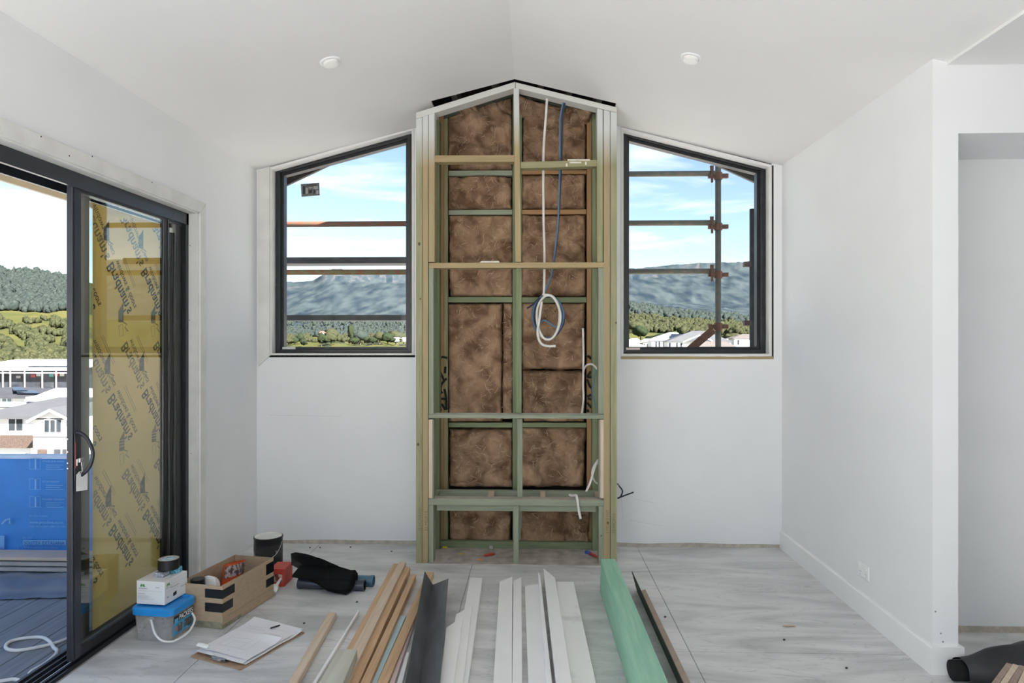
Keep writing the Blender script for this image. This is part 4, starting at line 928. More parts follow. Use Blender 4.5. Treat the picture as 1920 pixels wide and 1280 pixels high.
mk('print_picture', ([sd_(.085, .022), sd_(.12, .026), sd_(.12, .045), sd_(.085, .040)], [(0, 1, 2, 3)]), m_tape, wc)
# clear pack of fixings and a roll of tape on the carton
fp = thing('fixings_pack', 'small clear plastic pack of grey and blue fixings under the tape roll', 'pack', wcb(.095, .11, Hb))
zz_ = Hb + .002
mk('pack', WB(.055, .105, .055, .105, zz_, zz_ + .024), mat('grey_fixings', (.20, .22, .26), .4, c2=(.42, .46, .52), scale=90, lo=.4, hi=.6), fp, bevel=.003)
mk('pack', WB(.085, .135, .12, .165, zz_, zz_ + .028), mat('blue_fixings', (.05, .22, .34), .4, c2=(.20, .55, .70), scale=70, lo=.4, hi=.6), fp, bevel=.004)
tcn = wcb(.095, .110, zz_ + .029)
tr = thing('tape_roll', 'roll of wide black tape with a printed cardboard core', 'tape', tcn)
mk('tape', LATHE([(.037, 0), (.049, 0), (.050, .001), (.050, .049), (.049, .05), (.037, .05)], tcn, 40), m_tape, tr, smooth=False)
mk('core', LATHE([(.036, .002), (.0375, .0502), (.0485, .0506)], tcn, 40), mat('tape_top', (.50, .45, .38), .6, .08, 20), tr)
mk('paper_liner', LATHE([(.0005, .047), (.0365, .049)], tcn, 40), mat('liner_print', (.62, .68, .72), .6, c2=(.10, .40, .62), scale=45, lo=.40, hi=.52), tr)

# ------------------------------------------------------------------ clipboard
k0, k1, k2, k3 = atZ(357, 1232), atZ(451, 1257), atZ(571, 1187), atZ(474, 1166)
ctr = (k0 + k1 + k2 + k3) / 4
cl = thing('clipboard', 'brown clipboard with curling white drawings lying on the tiles', 'clipboard', (ctr.x, ctr.y, 0))
mk('board', PR([p + Vector((0, 0, .001)) for p in (k0, k1, k2, k3)], (0, 0, .005)), mat('hardboard', (.36, .24, .16), .7, .1, 30), cl, bevel=.001)
def bil(u, v, z): p = k0 * (1 - u) * (1 - v) + k1 * u * (1 - v) + k2 * u * v + k3 * (1 - u) * v; return Vector((p.x, p.y, z))
m_draw = mat('drawing_sheet', (.80, .80, .81), .8, c2=(.66, .67, .71), scale=30, detail=3, lo=.25, hi=.33)
def sheetf(u0, u1, v0, v1, z, curl, seed):
    def f(u, v):
        zz = z + .004 * noise.noise((u * 2, v * 3, seed)) + .004 + curl * max(0, v - .75) ** 2 * (u if seed % 2 else 1 - u) + .010 * max(0, .25 - v) * (1 - u)
        return bil(u0 + (u1 - u0) * u, v0 + (v1 - v0) * v, zz)
    return GRID(14, 18, f)
mk('paper', sheetf(.03, .99, .08, .97, .008, .10, 1), m_draw, cl, smooth=True)
mk('paper', sheetf(.01, .95, .06, 1.02, .013, .16, 2), m_draw, cl, smooth=True)
mk('paper', sheetf(.04, .97, .12, .64, .020, .22, 3), m_draw, cl, smooth=True)
m_pl = mat('plan_line', (.50, .51, .54), .8)
for (a, b, c, d) in ((.2, .25, .75, .27), (.2, .25, .22, .5), (.75, .27, .72, .52), (.35, .26, .36, .4), (.36, .4, .6, .41), (.6, .27, .6, .5), (.25, .45, .55, .5), (.15, .75, .5, .77), (.15, .8, .4, .82), (.55, .72, .85, .74), (.6, .85, .85, .86)):
    zz = .030 if b < .6 else .0225
    mk('plan_line', RIB([bil(a, b, zz), bil(c, d, zz)], .0016, (0, 0, 1)), m_pl, cl)
def curlf(u, v):
    a = v * 4.2; r = .018; p = bil(.0 + .22 * u, .12, 0); ddir = (k3 - k0).normalized()
    return p + ddir * (r * math.sin(a)) + Vector((0, 0, .012 + r * (1 - math.cos(a))))
mk('paper_curl', GRID(8, 14, curlf), m_paper, cl, smooth=True)
cm = bil(.5, .05, 0)
du, dvv = (k1 - k0).normalized(), (k3 - k0).normalized()
def cq(a, b, z): return cm + du * a + dvv * b + Vector((0, 0, z))
mk('clip', J(PR([cq(-.05, -.005, .007), cq(.05, -.005, .007), cq(.05, .028, .007), cq(-.05, .028, .007)], (0, 0, .004)), TUBE([cq(-.04, .002, .016), cq(.04, .002, .016)], .006, 10), TUBE(SM([cq(-.02, -.004, .014), cq(-.018, -.02, .02), cq(.018, -.02, .02), cq(.02, -.004, .014)], 4), .003, 6)), m_steel, cl, label='chrome spring clip')
p0, p1 = atZ(506.5, 1177.5, .026), atZ(525, 1171.5, .026)
mk('pen', TUBE([p0, p0.lerp(p1, .1), p0.lerp(p1, .9), p1], [.002, .0038, .0038, .0028], 8), m_tape, None, 'short black pen lying on the drawings', 'pen', smooth=True)

# ------------------------------------------------------------------ pipes under black mesh
m_pipe = mat('dark_blue_pipe', (.03, .035, .05), .22, .1, 8, spec=.6); m_pipe2 = mat('petrol_pipe', (.06, .14, .21), .3, .1, 8)
def pipe(label, a, b, r, m):
    o = thing('pipe', label, 'pipe', (a + b) / 2 - Vector((0, 0, r)), group='pipes under the black mesh')
    d = (b - a).normalized()
    V1 = TUBE([a, b], r, 20, cap=False); V2 = TUBE([a, b], r * .88, 20, cap=False)
    V2 = (V2[0], [tuple(reversed(f)) for f in V2[1]])
    mk('wall', J(V1, V2), m, o, smooth=True)
    for p, q in ((a, a + d * .02), (b - d * .02, b)):
        mk('collar', J(TUBE([p, q], r * 1.06, 20, cap=False)), m, o, smooth=True)
    s = d.orthogonal().normalized(); s2 = d.cross(s); n = 20
    for p in (a, b):
        V = [p + (s * math.cos(2 * math.pi * k / n) + s2 * math.sin(2 * math.pi * k / n)) * rr for rr in (r * .88, r * 1.06) for k in range(n)]
        mk('rim', (V, [(k, (k + 1) % n, n + (k + 1) % n, n + k) for k in range(n)]), m, o)
    return o
rp1 = .031
a1, b1 = atZ(560, 1093, rp1), atZ(684, 1097, rp1)
pipe('dark shiny pipe in front under the black mesh', a1, b1, rp1, m_pipe)
a2, b2 = a1 + Vector((.03, .07, 0)), b1 + Vector((.035, .075, 0))
pipe('petrol blue pipe behind the dark one under the black mesh', a2, b2, rp1, m_pipe2)
def meshmat():
    m, N, L, P = newmat('black_mesh_cloth'); P.inputs['Base Color'].default_value = (.011, .011, .011, 1); P.inputs['Roughness'].default_value = .9; P.inputs['Specular IOR Level'].default_value = .1
    n = N.new('ShaderNodeTexNoise'); n.inputs['Scale'].default_value = 300; r = N.new('ShaderNodeMapRange'); r.inputs[3].default_value = .80; r.inputs[4].default_value = 1.05
    L.new(n.outputs[0], r.inputs[0]); L.new(r.outputs[0], P.inputs['Alpha']); return m
m_mesh = meshmat()
bm_ = thing('mesh_bundle', 'folded bundle of black mesh cloth draped over two pipes', 'mesh cloth', atZ(615, 1110))
YM = (a1.y + a2.y) / 2
def secf(path, seed):                               # path: list of (centre px, py, Y, half width along Y, half height, tilt)
    P_ = []
    for (px, py, Y, hw, hh, tl) in path:
        c = atY(px, py, Y); ring_ = []
        for k in range(20):
            a = 2 * math.pi * k / 20; ca, sa = math.cos(a), math.sin(a)
            yy = hw * math.copysign(abs(ca) ** .7, ca); zz = hh * math.copysign(abs(sa) ** .7, sa) + tl * yy
            jn = 1 + .16 * noise.noise(Vector((px * .03, a * 1.3, seed)))
            ring_.append(c + Vector((0, yy * jn, zz * jn)))
        P_.append(ring_)
    return loft(P_)
def dens(path, k=4):
    v = []
    for i in range(len(path) - 1):
        for j in range(k): v.append(tuple(a + (b - a) * j / k for a, b in zip(path[i], path[i + 1])))
    return v + [path[-1]]
mk('lower_fold', secf(dens([(551, 1077, YM - .03, .03, .010, 0), (560, 1071, YM - .03, .05, .026, .1), (580, 1073, YM - .03, .06, .030, .1), (600, 1077, YM - .04, .07, .040, .1), (620, 1083, YM - .06, .08, .052, .1), (640, 1089, YM - .08, .08, .058, .1), (653, 1092, YM - .08, .08, .058, .1), (662, 1088, YM - .07, .07, .048, .1), (668, 1084, YM - .05, .04, .022, .1)]), 2.0), m_mesh, bm_, smooth=True)
def flap(u, v):
    p = SM([atY(545, 1037, YM - .06), atY(558, 1035, YM - .06), atY(585, 1041, YM - .05), atY(615, 1052, YM - .05), atY(645, 1066, YM - .05), atY(664, 1074, YM - .05)], 4)
    q = SM([atY(548, 1047, YM + .05), atY(572, 1060, YM + .05), atY(590, 1067, YM + .06), atY(620, 1074, YM + .06), atY(645, 1082, YM + .06), atY(666, 1090, YM + .06)], 4)
    i = u * (len(p) - 1); k = min(int(i), len(p) - 2); f = i - k
    a, b = p[k].lerp(p[k + 1], f), q[k].lerp(q[k + 1], f)
    c = a.lerp(b, v) + Vector((0, 0, .012 * math.sin(math.pi * v) + .006 * noise.noise((u * 6, v * 3, 1)))); return c
fl1 = GRID(24, 8, flap)
def flap2(u, v): c = flap(u, v); return c + Vector((.002, -.02 * v, -.030 - .04 * u * (1 - abs(2 * v - 1))))
def skirt(u, v): return flap(u, 0) * (1 - v) + flap2(u, 0) * v + Vector((0, .06 * v * u, -.05 * v * u))
mk('upper_fold', J(fl1, GRID(24, 8, flap2), GRID(24, 4, skirt)), m_mesh, bm_, smooth=True)

# small debris on the tiles
m_deb = mat('debris', (.08, .075, .07), .8, .2, 60)
k_ = 0
for (x, y, wh) in ((581, 1027, 'above the left end of the black mesh'), (657, 1026, 'right of the one above the black mesh'), (669, 1129, 'just below the black mesh'), (734, 1034, 'beyond the tips of the pine battens'), (518, 1206, 'beside the clipboard board edge'),
                   (570, 1169, 'between the clipboard and the pine stick'), (1247, 1157, 'right of the tan cardboard angle'), (1587, 1253, 'nearest the right skirting'), (1470, 1200, 'below the wood chip'), (600, 1027, 'against the back wall, second from the corner')):
    c = atZ(x, y, .0); s = .006
    mk('debris_crumb', PR([c + Vector((s * math.cos(a) * (1 + .3 * math.sin(3 * a)), s * math.sin(a), .0005)) for a in [j * 1.05 for j in range(6)]], (.001, 0, .005)), m_deb, None, 'tiny dark crumb of debris on the tiles ' + wh, 'debris', 'crumbs of debris on the floor')
scrap('wood_chip', 'small tan wood chip flake on the tiles near the right skirting', 1478, 1173, .05, .012, mat('chip_tan', (.55, .42, .30), .8), 7, 'wood chip', .002)
scrap('paper_scrap', 'tiny white paper scrap on the tiles near the right skirting', 1422, 1178, .022, .005, m_trim, 8, 'scrap', .002)

# ------------------------------------------------------------------ black mat roll at the right edge
m_mat = mat('black_sheet', (.022, .022, .024), .5, .2, 10, bump=.2)
rl = thing('sheet_bundle', 'crumpled black plastic sheet rolled at one end, by the skirting corner', 'plastic sheet', atZ(1860, 1270))
r0 = atZ(1806, 1268, .045); 
def roll(u, v):
    x = r0.x + .02 + u * .62; y = r0.y + .05 - .10 * u
    a = -1.2 + v * math.pi * 1.35
    hh = .05 + .055 * math.sin(min(1, u * 1.35) * math.pi * .5) - .02 * max(0, u - .6)
    wd = .06 + .12 * u
    return Vector((x + .012 * noise.noise((u * 4, v * 4, 3)), y - wd * math.cos(a) * 1.0 + .02 * noise.noise((u * 5, v * 3, 8)), max(.003, hh + hh * math.sin(a) * .98 + .008 * noise.noise((u * 7, v * 5, 1)))))
mk('sheet', GRID(30, 24, roll), m_mat, rl, smooth=True)
mk('rolled_end', TUBE([r0 + Vector((-.015, .055, .0)), r0 + Vector((.05, .05, .002))], .042, 16), mat('hollow_black', (.004, .004, .004), .9), rl, smooth=True)
for k in range(4):
    p0, p1 = atZ(1868 + 16 * k, 1283, .12), atZ(1893 + 12 * k, 1249 + 2 * k, .135)
    d = (p1 - p0).normalized(); s = Vector((d.y, -d.x, 0)) * .010; p0 = p0 - d * .25
    mk('timber_offcut', PR([p0 - s, p0 + s, p1 + s, p1 - s], (0, 0, .012)), W['paley'] if k % 2 else wood('weathered_slat%d' % k, (.42, .32, .26), (.28, .2, .16), 'y'), None, 'weathered narrow timber slat on the black sheet, %s from the skirting' % ('first', 'second', 'third', 'fourth')[k], 'slat', 'weathered slats')
    
# ------------------------------------------------------------------ deck outside the door
m_deck = mat('grey_deck_board', (.24, .26, .30), .6, c2=(.16, .18, .21), scale=40, stretch=(1, .05, 1), detail=5, lo=.3, hi=.7)
ZD = -.055
deck = mk('deck', B(-6.2, -2.2, -3, 4.75, ZD - .25, ZD - .05), m_dark, label='grey composite deck outside the sliding door', kind='structure')
for k in range(28):
    x1 = -2.205 - k * .142
    mk('deck_board', B(x1 - .137, x1, -3, 4.62, ZD - .03, ZD), m_deck, deck, bevel=.002)
mk('eave_soffit', J(B(-2.58, -2.2, -3, 5.3, 2.30, 2.33), B(-2.60, -2.58, -3, 5.3, 2.24, 2.40)), mat('cream_soffit', (.78, .68, .52), .7, .03, 5), label='cream eave soffit above the deck', kind='structure')

YMB = 4.55
m_mem = mat('blue_membrane', (.035, .215, .60), .55, .09, 4, bump=.25, bscale=5, detail=6)
m_memp = mat('membrane_print', (.16, .38, .72), .6, .04, 20)
mz1, mz0 = atY(60, 856, YMB).z, atY(60, 1062, YMB).z
def memf(u, v):
    x = -6.0 + 3.62 * u; z = mz1 + (mz0 - mz1) * v
    fold = .02 * math.sin(x * 2.1 + v * 2) * v + .012 * noise.noise((x * 3, z * 4, 0))
    low = max(0, v - .82); z -= low * .25 * (1 + math.sin(x * 2.6 + .6)) ; 
    return Vector((x, YMB - fold - low * .9, z))
mem = thing('membrane_screen', 'bright blue printed building membrane hung across the deck end', 'membrane', (-4, YMB, ZD))
mk('sheet', GRID(70, 30, memf), m_mem, mem, smooth=True)
mk('top_rail', B(-6.0, -2.38, YMB - .012, YMB + .05, mz1 - .012, mz1 + .012), mat('pale_blue_fold', (.45, .58, .76), .5), mem)
def mt(x, y, s, wpx, bold=0):
    a = atY(x, y, YMB - .035); b = atY(x + wpx, y, YMB - .035); TEXT('lettering', s, a, (1, 0, 0), (0, 0, 1), b.x - a.x, m_memp, mem, bold=bold)
def ml(x0, y0, x1, y1, m=None):
    q = [atY(x, y, YMB - .033) for x, y in ((x0, y0), (x1, y0), (x1, y1), (x0, y1))]; mk('print', (q, [(0, 3, 2, 1)]), m or m_memp, mem)
mt(55, 981, 'www.proclima.co.nz', 64, .01); mt(55, 988, '0800 PRO CLIMA (0800 776 254)', 68)
ml(43, 1012, 124, 1021); mt(44, 1019.5, '', 1) if False else None
a = atY(44.5, 1020, YMB - .037); b = atY(121, 1020, YMB - .037)
TEXT('lettering', 'SOLITEX EXTASANA', a, (1, 0, 0), (0, 0, 1), b.x - a.x, mat('print_dark_blue', (.03, .15, .42), .6), mem, bold=.008)
mt(43, 1009, 'pro clima', 17); mt(44, 1027.5, 'Wall protection membrane', 64); mt(44, 1033, 'Keep buildings protected for', 64)
mt(55, 968, 'for New Zealand', 34)
for (y, s) in ((864, 'Wind and water'), (902, 'UV protection'), (935, 'Humidity transport')):
    mt(79, y + 2, s, 32 if s.startswith('UV') else 42); mt(80, y + 8, '\u2713', 3) if False else None
    for k in range(3): ml(86, y + 7 + 4 * k, 119 - 6 * (k % 2), y + 8 + 4 * k)
    y0 = y - 5
    for q in ((55, y0, 76, y0 + .7), (55, y0 + 20, 76, y0 + 20.7), (55, y0, 55.7, y0 + 20), (75.3, y0, 76, y0 + 20), (65, y0, 68, y0 + 20)): ml(*q)
q = [atY(x, y, YMB - .033) for x, y in ((3, 982), (10, 975), (18, 972), (18, 982))]; mk('print', RIB(q, .012, (0, -1, 0)), m_memp, mem)
ml(0, 1004, 8, 1029); ml(33, 1025, 34.5, 1045)
TEXT('lettering', 'ing is a done!', atY(20, 1052, YMB - .11), (1, 0, -.02), (.25, -.2, .95), .36, mat('print_white', (.62, .74, .88), .6), mem, bold=.01)
for k in range(12): ml(22 + 8.5 * k, 1063 + .9 * k, 26 + 8.5 * k, 1064 + .9 * k, bpy.data.materials['print_white'])
# boards and a grey plastic sheet at the foot
m_bd = mat('stacked_board', (.36, .35, .34), .7, .1, 8); 
for k in range(3):
    z = ZD + .052 + k * .028
    mk('stacked_board', B(-5.4, -2.62 + .03 * k, 4.24 + .02 * k, 4.44, z, z + .02), m_bd if k < 2 else mat('board_tan', (.5, .42, .36), .7), None, ('bottom', 'middle', 'top')[k] + ' grey board of the pile below the membrane', 'board', 'boards stacked below the membrane', bevel=.002)
m_gsheet = mat('grey_sheet', (.15, .18, .23), .28, .15, 6, bump=.25, bscale=7, spec=.6)
def gsh(u, v):
    x = -5.4 + 3.0 * u; 
    y = 4.44 - .55 * v
    h = .055 * max(0, math.sin(min(1, v * 1.25) * math.pi)) ** .6 if v < .8 else 0
    return Vector((x, y - .04 * math.sin(x * 3), ZD + .004 + h * (.75 + .35 * noise.noise((x * 3, v * 3, 2))) + .012 * abs(noise.noise((x * 6, v * 6, 5)))))
mk('plastic_sheet', GRID(60, 22, gsh), m_gsheet, None, 'crumpled grey plastic sheet on the deck below the blue membrane', 'plastic sheet', smooth=True)
m_rope = mat('white_rope', (.75, .75, .74), .6, .04, 30)
def dz(px, py): return atZ(px, py, ZD + .008)
mk('rope', TUBE(SM([dz(*p) for p in ((128, 1196), (100, 1206), (60, 1215), (30, 1219), (13, 1216), (12, 1208), (25, 1200), (55, 1195), (80, 1195), (95, 1204), (101, 1214), (107, 1219), (103, 1228), (85, 1243), (62, 1256), (55, 1263))], 7), .0085, 8), m_rope, None, 'white flat cord looped on the deck boards', 'cord', smooth=True)
mk('rope', TUBE(SM([dz(*p) for p in ((-20, 1279), (5, 1276), (25, 1273), (38, 1276))], 6), .0085, 8), m_rope, None, 'short end of white cord at the corner of the deck', 'cord', smooth=True)

# ------------------------------------------------------------------ scaffold outside the end wall
YS = 6.0
m_rust = mat('rusty_tube', (0.2200, 0.0800, 0.0400), .7, c2=(0.1500, 0.1000, 0.0650), scale=18, detail=6); m_rg = mat('rust_green_tube', (0.2000, 0.1800, 0.0900), .7, c2=(0.2400, 0.1100, 0.0450), scale=22, detail=6, lo=.4, hi=.6)
m_galv = mat('weathered_tube', (0.1300, 0.1400, 0.1100), .55, c2=(0.2000, 0.1750, 0.1300), scale=25, detail=6, metal=.2); m_dkpl = mat('dark_plank', (.045, .047, .05), .55, .3, 14)
m_clamp = mat('rust_clamp', (0.1900, 0.0850, 0.0500), .75, c2=(0.0900, 0.0500, 0.0350), scale=40)
def htube(name, label, x0, x1, y, m, r=.024, Y=YS, cat='scaffold tube', grp='scaffold rails outside'):
    a, b = atY(x0, y, Y), atY(x1, y, Y); b.z = a.z = (a.z + b.z) / 2
    return mk(name, TUBE([a, b], r, 12), m, None, label, cat, grp, smooth=True)
htube('scaffold_rail', 'rust red scaffold rail, highest across the left window', 430, 1000, 419.5, m_rust)
htube('scaffold_rail', 'rust and green scaffold rail above the ridge in the left window', 430, 1000, 510, m_rg)
htube('scaffold_rail', 'weathered scaffold rail, topmost in the right window', 1000, 1340, 326.5, m_galv)
htube('scaffold_rail', 'weathered scaffold rail, second in the right window', 1000, 1340, 418.5, m_galv)
htube('scaffold_rail', 'dark weathered scaffold rail, lowest in the right window', 1000, 1340, 509, m_galv)
for (y, lb) in ((487.5, 'dark scaffold plank edge above the rust and green rail'), (595.5, 'dark scaffold plank edge over the meadow in the left window')):
    a, b = atY(430, y - 5, YS), atY(900, y + 5, YS)
    mk('scaffold_plank', B(a.x, b.x, YS, YS + .22, b.z, a.z), m_dkpl, None, lb, 'scaffold plank', 'dark scaffold planks', bevel=.004)
sd0, sd1 = atY(1346.5, 290, YS), Vector((0, 0, -11))
std = thing('scaffold_standard', 'upright scaffold tube with rusty wedge clamps in the right window', 'scaffold tube', (sd0.x, YS, sd1.z))
mk('tube', TUBE([(sd0.x, YS, sd0.z), (sd0.x, YS, sd1.z)], .0255, 14), m_galv, std, smooth=True)
for y in (330, 425, 515, 612):
    c = atY(1346.5, y, YS)
    mk('cup', TUBE([(sd0.x, YS, c.z - .03), (sd0.x, YS, c.z + .03)], .036, 12), m_clamp, std)
    mk('lug', B(sd0.x - .085, sd0.x + .085, YS - .02, YS + .02, c.z - .018, c.z + .018), m_clamp, std, bevel=.003)
    if y < 600: mk('wedge', PR([(sd0.x - .075, YS - .03, c.z + .085), (sd0.x - .045, YS - .03, c.z + .085), (sd0.x - .05, YS - .03, c.z - .06), (sd0.x - .065, YS - .03, c.z - .06)], (0, .02, 0)), m_clamp, std)
a, b = atY(1338, 618, YS - .04), atY(1285, 662, YS - .04)
d = (b - a).normalized(); s = Vector((d.z, 0, -d.x)) * .032; b = b + d * .6
mk('brace', PR([a - s, a + s, b + s, b - s], (0, .02, 0)), m_clamp, std)
YS2 = 5.55
e0 = atY(1411.5, 392, YS2); e1 = Vector((0, 0, -11))
st2 = thing('scaffold_standard', 'dark upright scaffold tube close to the right edge of the right window', 'scaffold tube', (e0.x, YS2, e1.z))
mk('tube', TUBE([(e0.x, YS2, e0.z), (e0.x, YS2, e1.z)], .026, 14), m_dkpl, st2, smooth=True)
for y in (495.5, 605.5):
    c = atY(1411, y, YS2); mk('lug', B(e0.x - .072, e0.x + .05, YS2 - .02, YS2 + .02, c.z - .02, c.z + .02), mat('dark_lug%d' % y, (.09, .06, .055), .7, .2, 20), st2)

# ------------------------------------------------------------------ land outside
import bisect, bmesh
COLS = {  # photo column -> (distance, ground height) along that direction
    -200: [(14, -11), (60, -11.5), (200, -16), (320, -15), (450, -9), (700, 6), (1000, 30), (1300, 62), (1800, 165), (2600, 150), (9000, 60)],
    125: [(14, -11), (60, -11.5), (200, -16), (320, -15), (450, -9), (700, 5), (1000, 28), (1300, 58), (1800, 142), (2600, 140), (9000, 60)],
    420: [(14, -11), (200, -15), (1200, -14), (1900, -10), (2500, 6), (3400, 50), (4500, 190), (6000, 500), (9000, 480)],
    535: [(14, -11), (200, -15), (1200, -14), (1900, -10), (2500, 6), (3400, 45), (4500, 190), (6000, 500), (9000, 480)],
    580: [(14, -11), (200, -15), (1200, -14), (1900, -10), (2500, 6), (3400, 45), (4500, 195), (6000, 520), (9000, 480)],
    625: [(14, -11), (200, -15), (1200, -14), (1900, -10), (2500, 7), (3400, 50), (4500, 205), (5600, 480), (5700, 585), (6000, 600), (9000, 520)],
    770: [(14, -11), (200, -15), (1200, -14), (1900, -10), (2500, 8), (3400, 55), (4500, 215), (5600, 480), (5700, 585), (6000, 610), (9000, 520)],
    1000: [(14, -11), (200, -12), (400, -6), (900, 20), (1500, 60), (2000, 95), (2400, 85), (4500, 250), (5600, 500), (5700, 590), (6000, 610), (9000, 520)],
    1176: [(14, -11), (200, -10), (300, -5), (420, -1.5), (620, 8), (1000, 34), (1500, 72), (2000, 102), (2400, 90), (4500, 250), (5600, 510), (5700, 600), (6000, 630), (9000, 560)],
    1300: [(14, -11), (200, -8), (300, -4), (420, 0), (620, 9), (1000, 27), (1500, 55), (2000, 78), (2400, 74), (4500, 240), (5600, 530), (5700, 630), (6000, 660), (9000, 560)],
    1430: [(14, -11), (200, -8), (300, -3), (420, 0), (620, 7), (1000, 20), (1500, 42), (2000, 60), (2400, 62), (4500, 240), (5600, 530), (5700, 630), (6000, 665), (9000, 560)],
    2100: [(14, -11), (300, -5), (1000, 20), (2400, 60), (4500, 240), (6000, 600), (9000, 560)]}
CK = sorted(COLS)
def _col(c, r):
    pts = COLS[c]; rs = [p[0] for p in pts]; i = min(max(bisect.bisect(rs, r) - 1, 0), len(pts) - 2)
    (r0, z0), (r1, z1) = pts[i], pts[i + 1]; t = min(max((r - r0) / (r1 - r0), 0), 1); return z0 + (z1 - z0) * t
def ground(px, r):
    i = min(max(bisect.bisect(CK, px) - 1, 0), len(CK) - 2); t = min(max((px - CK[i]) / (CK[i + 1] - CK[i]), 0), 1); t = t * t * (3 - 2 * t)
    z = _col(CK[i], r) * (1 - t) + _col(CK[i + 1], r) * t
    if r > 250:
        k = min(r, 1500) * .005
        z += k * noise.fractal(Vector((px * .02, math.log(r) * 6, 0)), 1.0, 2.0, 4) + (r > 3600) * 9 * noise.fractal(Vector((px * .09, math.log(r) * 14, 3)), .9, 2.0, 4)
    return z
def place(px, r):
    a = ray(px, 640); a = a.normalized(); return Vector((a.x * r, a.y * r, ground(px, r)))
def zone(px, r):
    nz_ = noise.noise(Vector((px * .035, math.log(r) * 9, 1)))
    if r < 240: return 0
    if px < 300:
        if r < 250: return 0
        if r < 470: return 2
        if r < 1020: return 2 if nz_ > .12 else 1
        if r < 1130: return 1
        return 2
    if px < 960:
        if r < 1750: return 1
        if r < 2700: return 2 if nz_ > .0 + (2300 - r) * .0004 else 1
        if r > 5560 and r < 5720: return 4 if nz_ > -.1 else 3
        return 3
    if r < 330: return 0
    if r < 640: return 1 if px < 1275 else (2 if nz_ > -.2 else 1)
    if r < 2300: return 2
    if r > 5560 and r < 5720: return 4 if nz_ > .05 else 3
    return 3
m_land = [mat('pale_bounce_ground', (.42, .395, .36), .9, c2=(.34, .32, .29), scale=.06, detail=5), mat('pasture_grass', (0.0850, 0.0800, 0.0300), .95, c2=(0.0500, 0.0570, 0.0210), scale=.012, detail=6),  # unseen ground near the house made pale to bounce sun indoors
          mat('bushland_forest', (0.0400, 0.0450, 0.0240), .95, c2=(0.0180, 0.0240, 0.0140), scale=.07, detail=7), mat('hazed_escarpment_forest', (0.0500, 0.0620, 0.0640), .95, c2=(0.0180, 0.0270, 0.0350), scale=.014, detail=14, lo=.36, hi=.64, stretch=(1, .22, .8)),  # blue of the escarpment forest is distance haze put into its colour
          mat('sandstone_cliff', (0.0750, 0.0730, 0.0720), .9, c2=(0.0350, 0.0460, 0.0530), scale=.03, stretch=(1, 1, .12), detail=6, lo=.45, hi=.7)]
pxs = [-200 + 6 * i for i in range(384)]
rs_ = []; r = 14.0
while r < 9000:
    rs_.append(r); r *= 1.035
rs_ += [5580, 5640, 5700, 5760]; rs_ = sorted(rs_)
V = [place(p, r) for r in rs_ for p in pxs]; n = len(pxs); Fc, fmi = [], []
for j in range(len(rs_) - 1):
    for i in range(n - 1):
        Fc.append((j * n + i, j * n + i + 1, (j + 1) * n + i + 1, (j + 1) * n + i)); fmi.append(zone((pxs[i] + pxs[i + 1]) / 2, (rs_[j] + rs_[j + 1]) / 2))
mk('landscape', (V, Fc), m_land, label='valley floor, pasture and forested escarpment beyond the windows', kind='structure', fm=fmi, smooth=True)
mk('plain', B(-9000, 9000, -9000, 9000, -40, -26), m_land[0], label='low ground below the house', kind='structure')
mk('yard', B(-16, 16, -16, 16, -11.6, -11), m_land[0], label='bare yard around the foot of the house', kind='structure')
mk('house_base', B(XL - .2, 6.1, YR, YB + .15, -20, -.13), m_wall, label='lower storey under the room', kind='structure')

for m_ in m_land: m_.node_tree.nodes['Principled BSDF'].inputs['Specular IOR Level'].default_value = 0
# tree crowns
bm0 = bmesh.new(); bmesh.ops.create_icosphere(bm0, subdivisions=2, radius=1); ICO2 = ([v.co.copy() for v in bm0.verts], [tuple(v.index for v in f.verts) for f in bm0.faces]); bm0.free()
bm0 = bmesh.new(); bmesh.ops.create_icosphere(bm0, subdivisions=1, radius=1); ICO1 = ([v.co.copy() for v in bm0.verts], [tuple(v.index for v in f.verts) for f in bm0.faces]); bm0.free()
def blob(c, rx, rz, seed, ico=ICO1, amp=.35):
    s = Vector((seed * 1.7, seed * .9, seed * .3))
    return [c + Vector((v.x * rx, v.y * rx, v.z * rz)) * (1 + amp * noise.noise(v * 1.9 + s)) for v in ico[0]], ico[1]
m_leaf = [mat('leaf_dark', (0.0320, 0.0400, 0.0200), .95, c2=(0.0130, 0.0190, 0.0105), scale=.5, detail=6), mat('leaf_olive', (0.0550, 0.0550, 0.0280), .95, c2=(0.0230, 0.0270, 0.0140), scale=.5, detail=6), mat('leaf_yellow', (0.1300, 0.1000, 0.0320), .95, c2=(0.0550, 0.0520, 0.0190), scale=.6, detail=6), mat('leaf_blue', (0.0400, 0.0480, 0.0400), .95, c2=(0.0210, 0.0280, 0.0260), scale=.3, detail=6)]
for m_ in m_leaf: m_.node_tree.nodes['Principled BSDF'].inputs['Specular IOR Level'].default_value = 0
m_trunk = mat('trunk', (.16, .13, .10), .9, .2, 3)
random.seed(11)
def forest(label, n_, pxr, rr, zn, size, m):
    parts = []; tries = 0
    while len(parts) < n_ and tries < n_ * 8:
        tries += 1; px = random.uniform(*pxr); r = math.exp(random.uniform(math.log(rr[0]), math.log(rr[1])))
        if zone(px, r) != zn: continue
        p = place(px, r); s = random.uniform(*size)
        parts.append(blob(p + Vector((0, 0, s * .7)), s * .75, s * random.uniform(.7, 1.2), tries, ICO1, .9))
    mk('tree_canopy', J(*parts), m, None, label, 'trees', kind='stuff', smooth=True)
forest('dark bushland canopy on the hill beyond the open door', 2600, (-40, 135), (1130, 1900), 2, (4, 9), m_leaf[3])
forest('olive bushland canopy in clumps on the near hill beyond the door', 1300, (-40, 135), (470, 1020), 2, (1.8, 4.2), m_leaf[1])
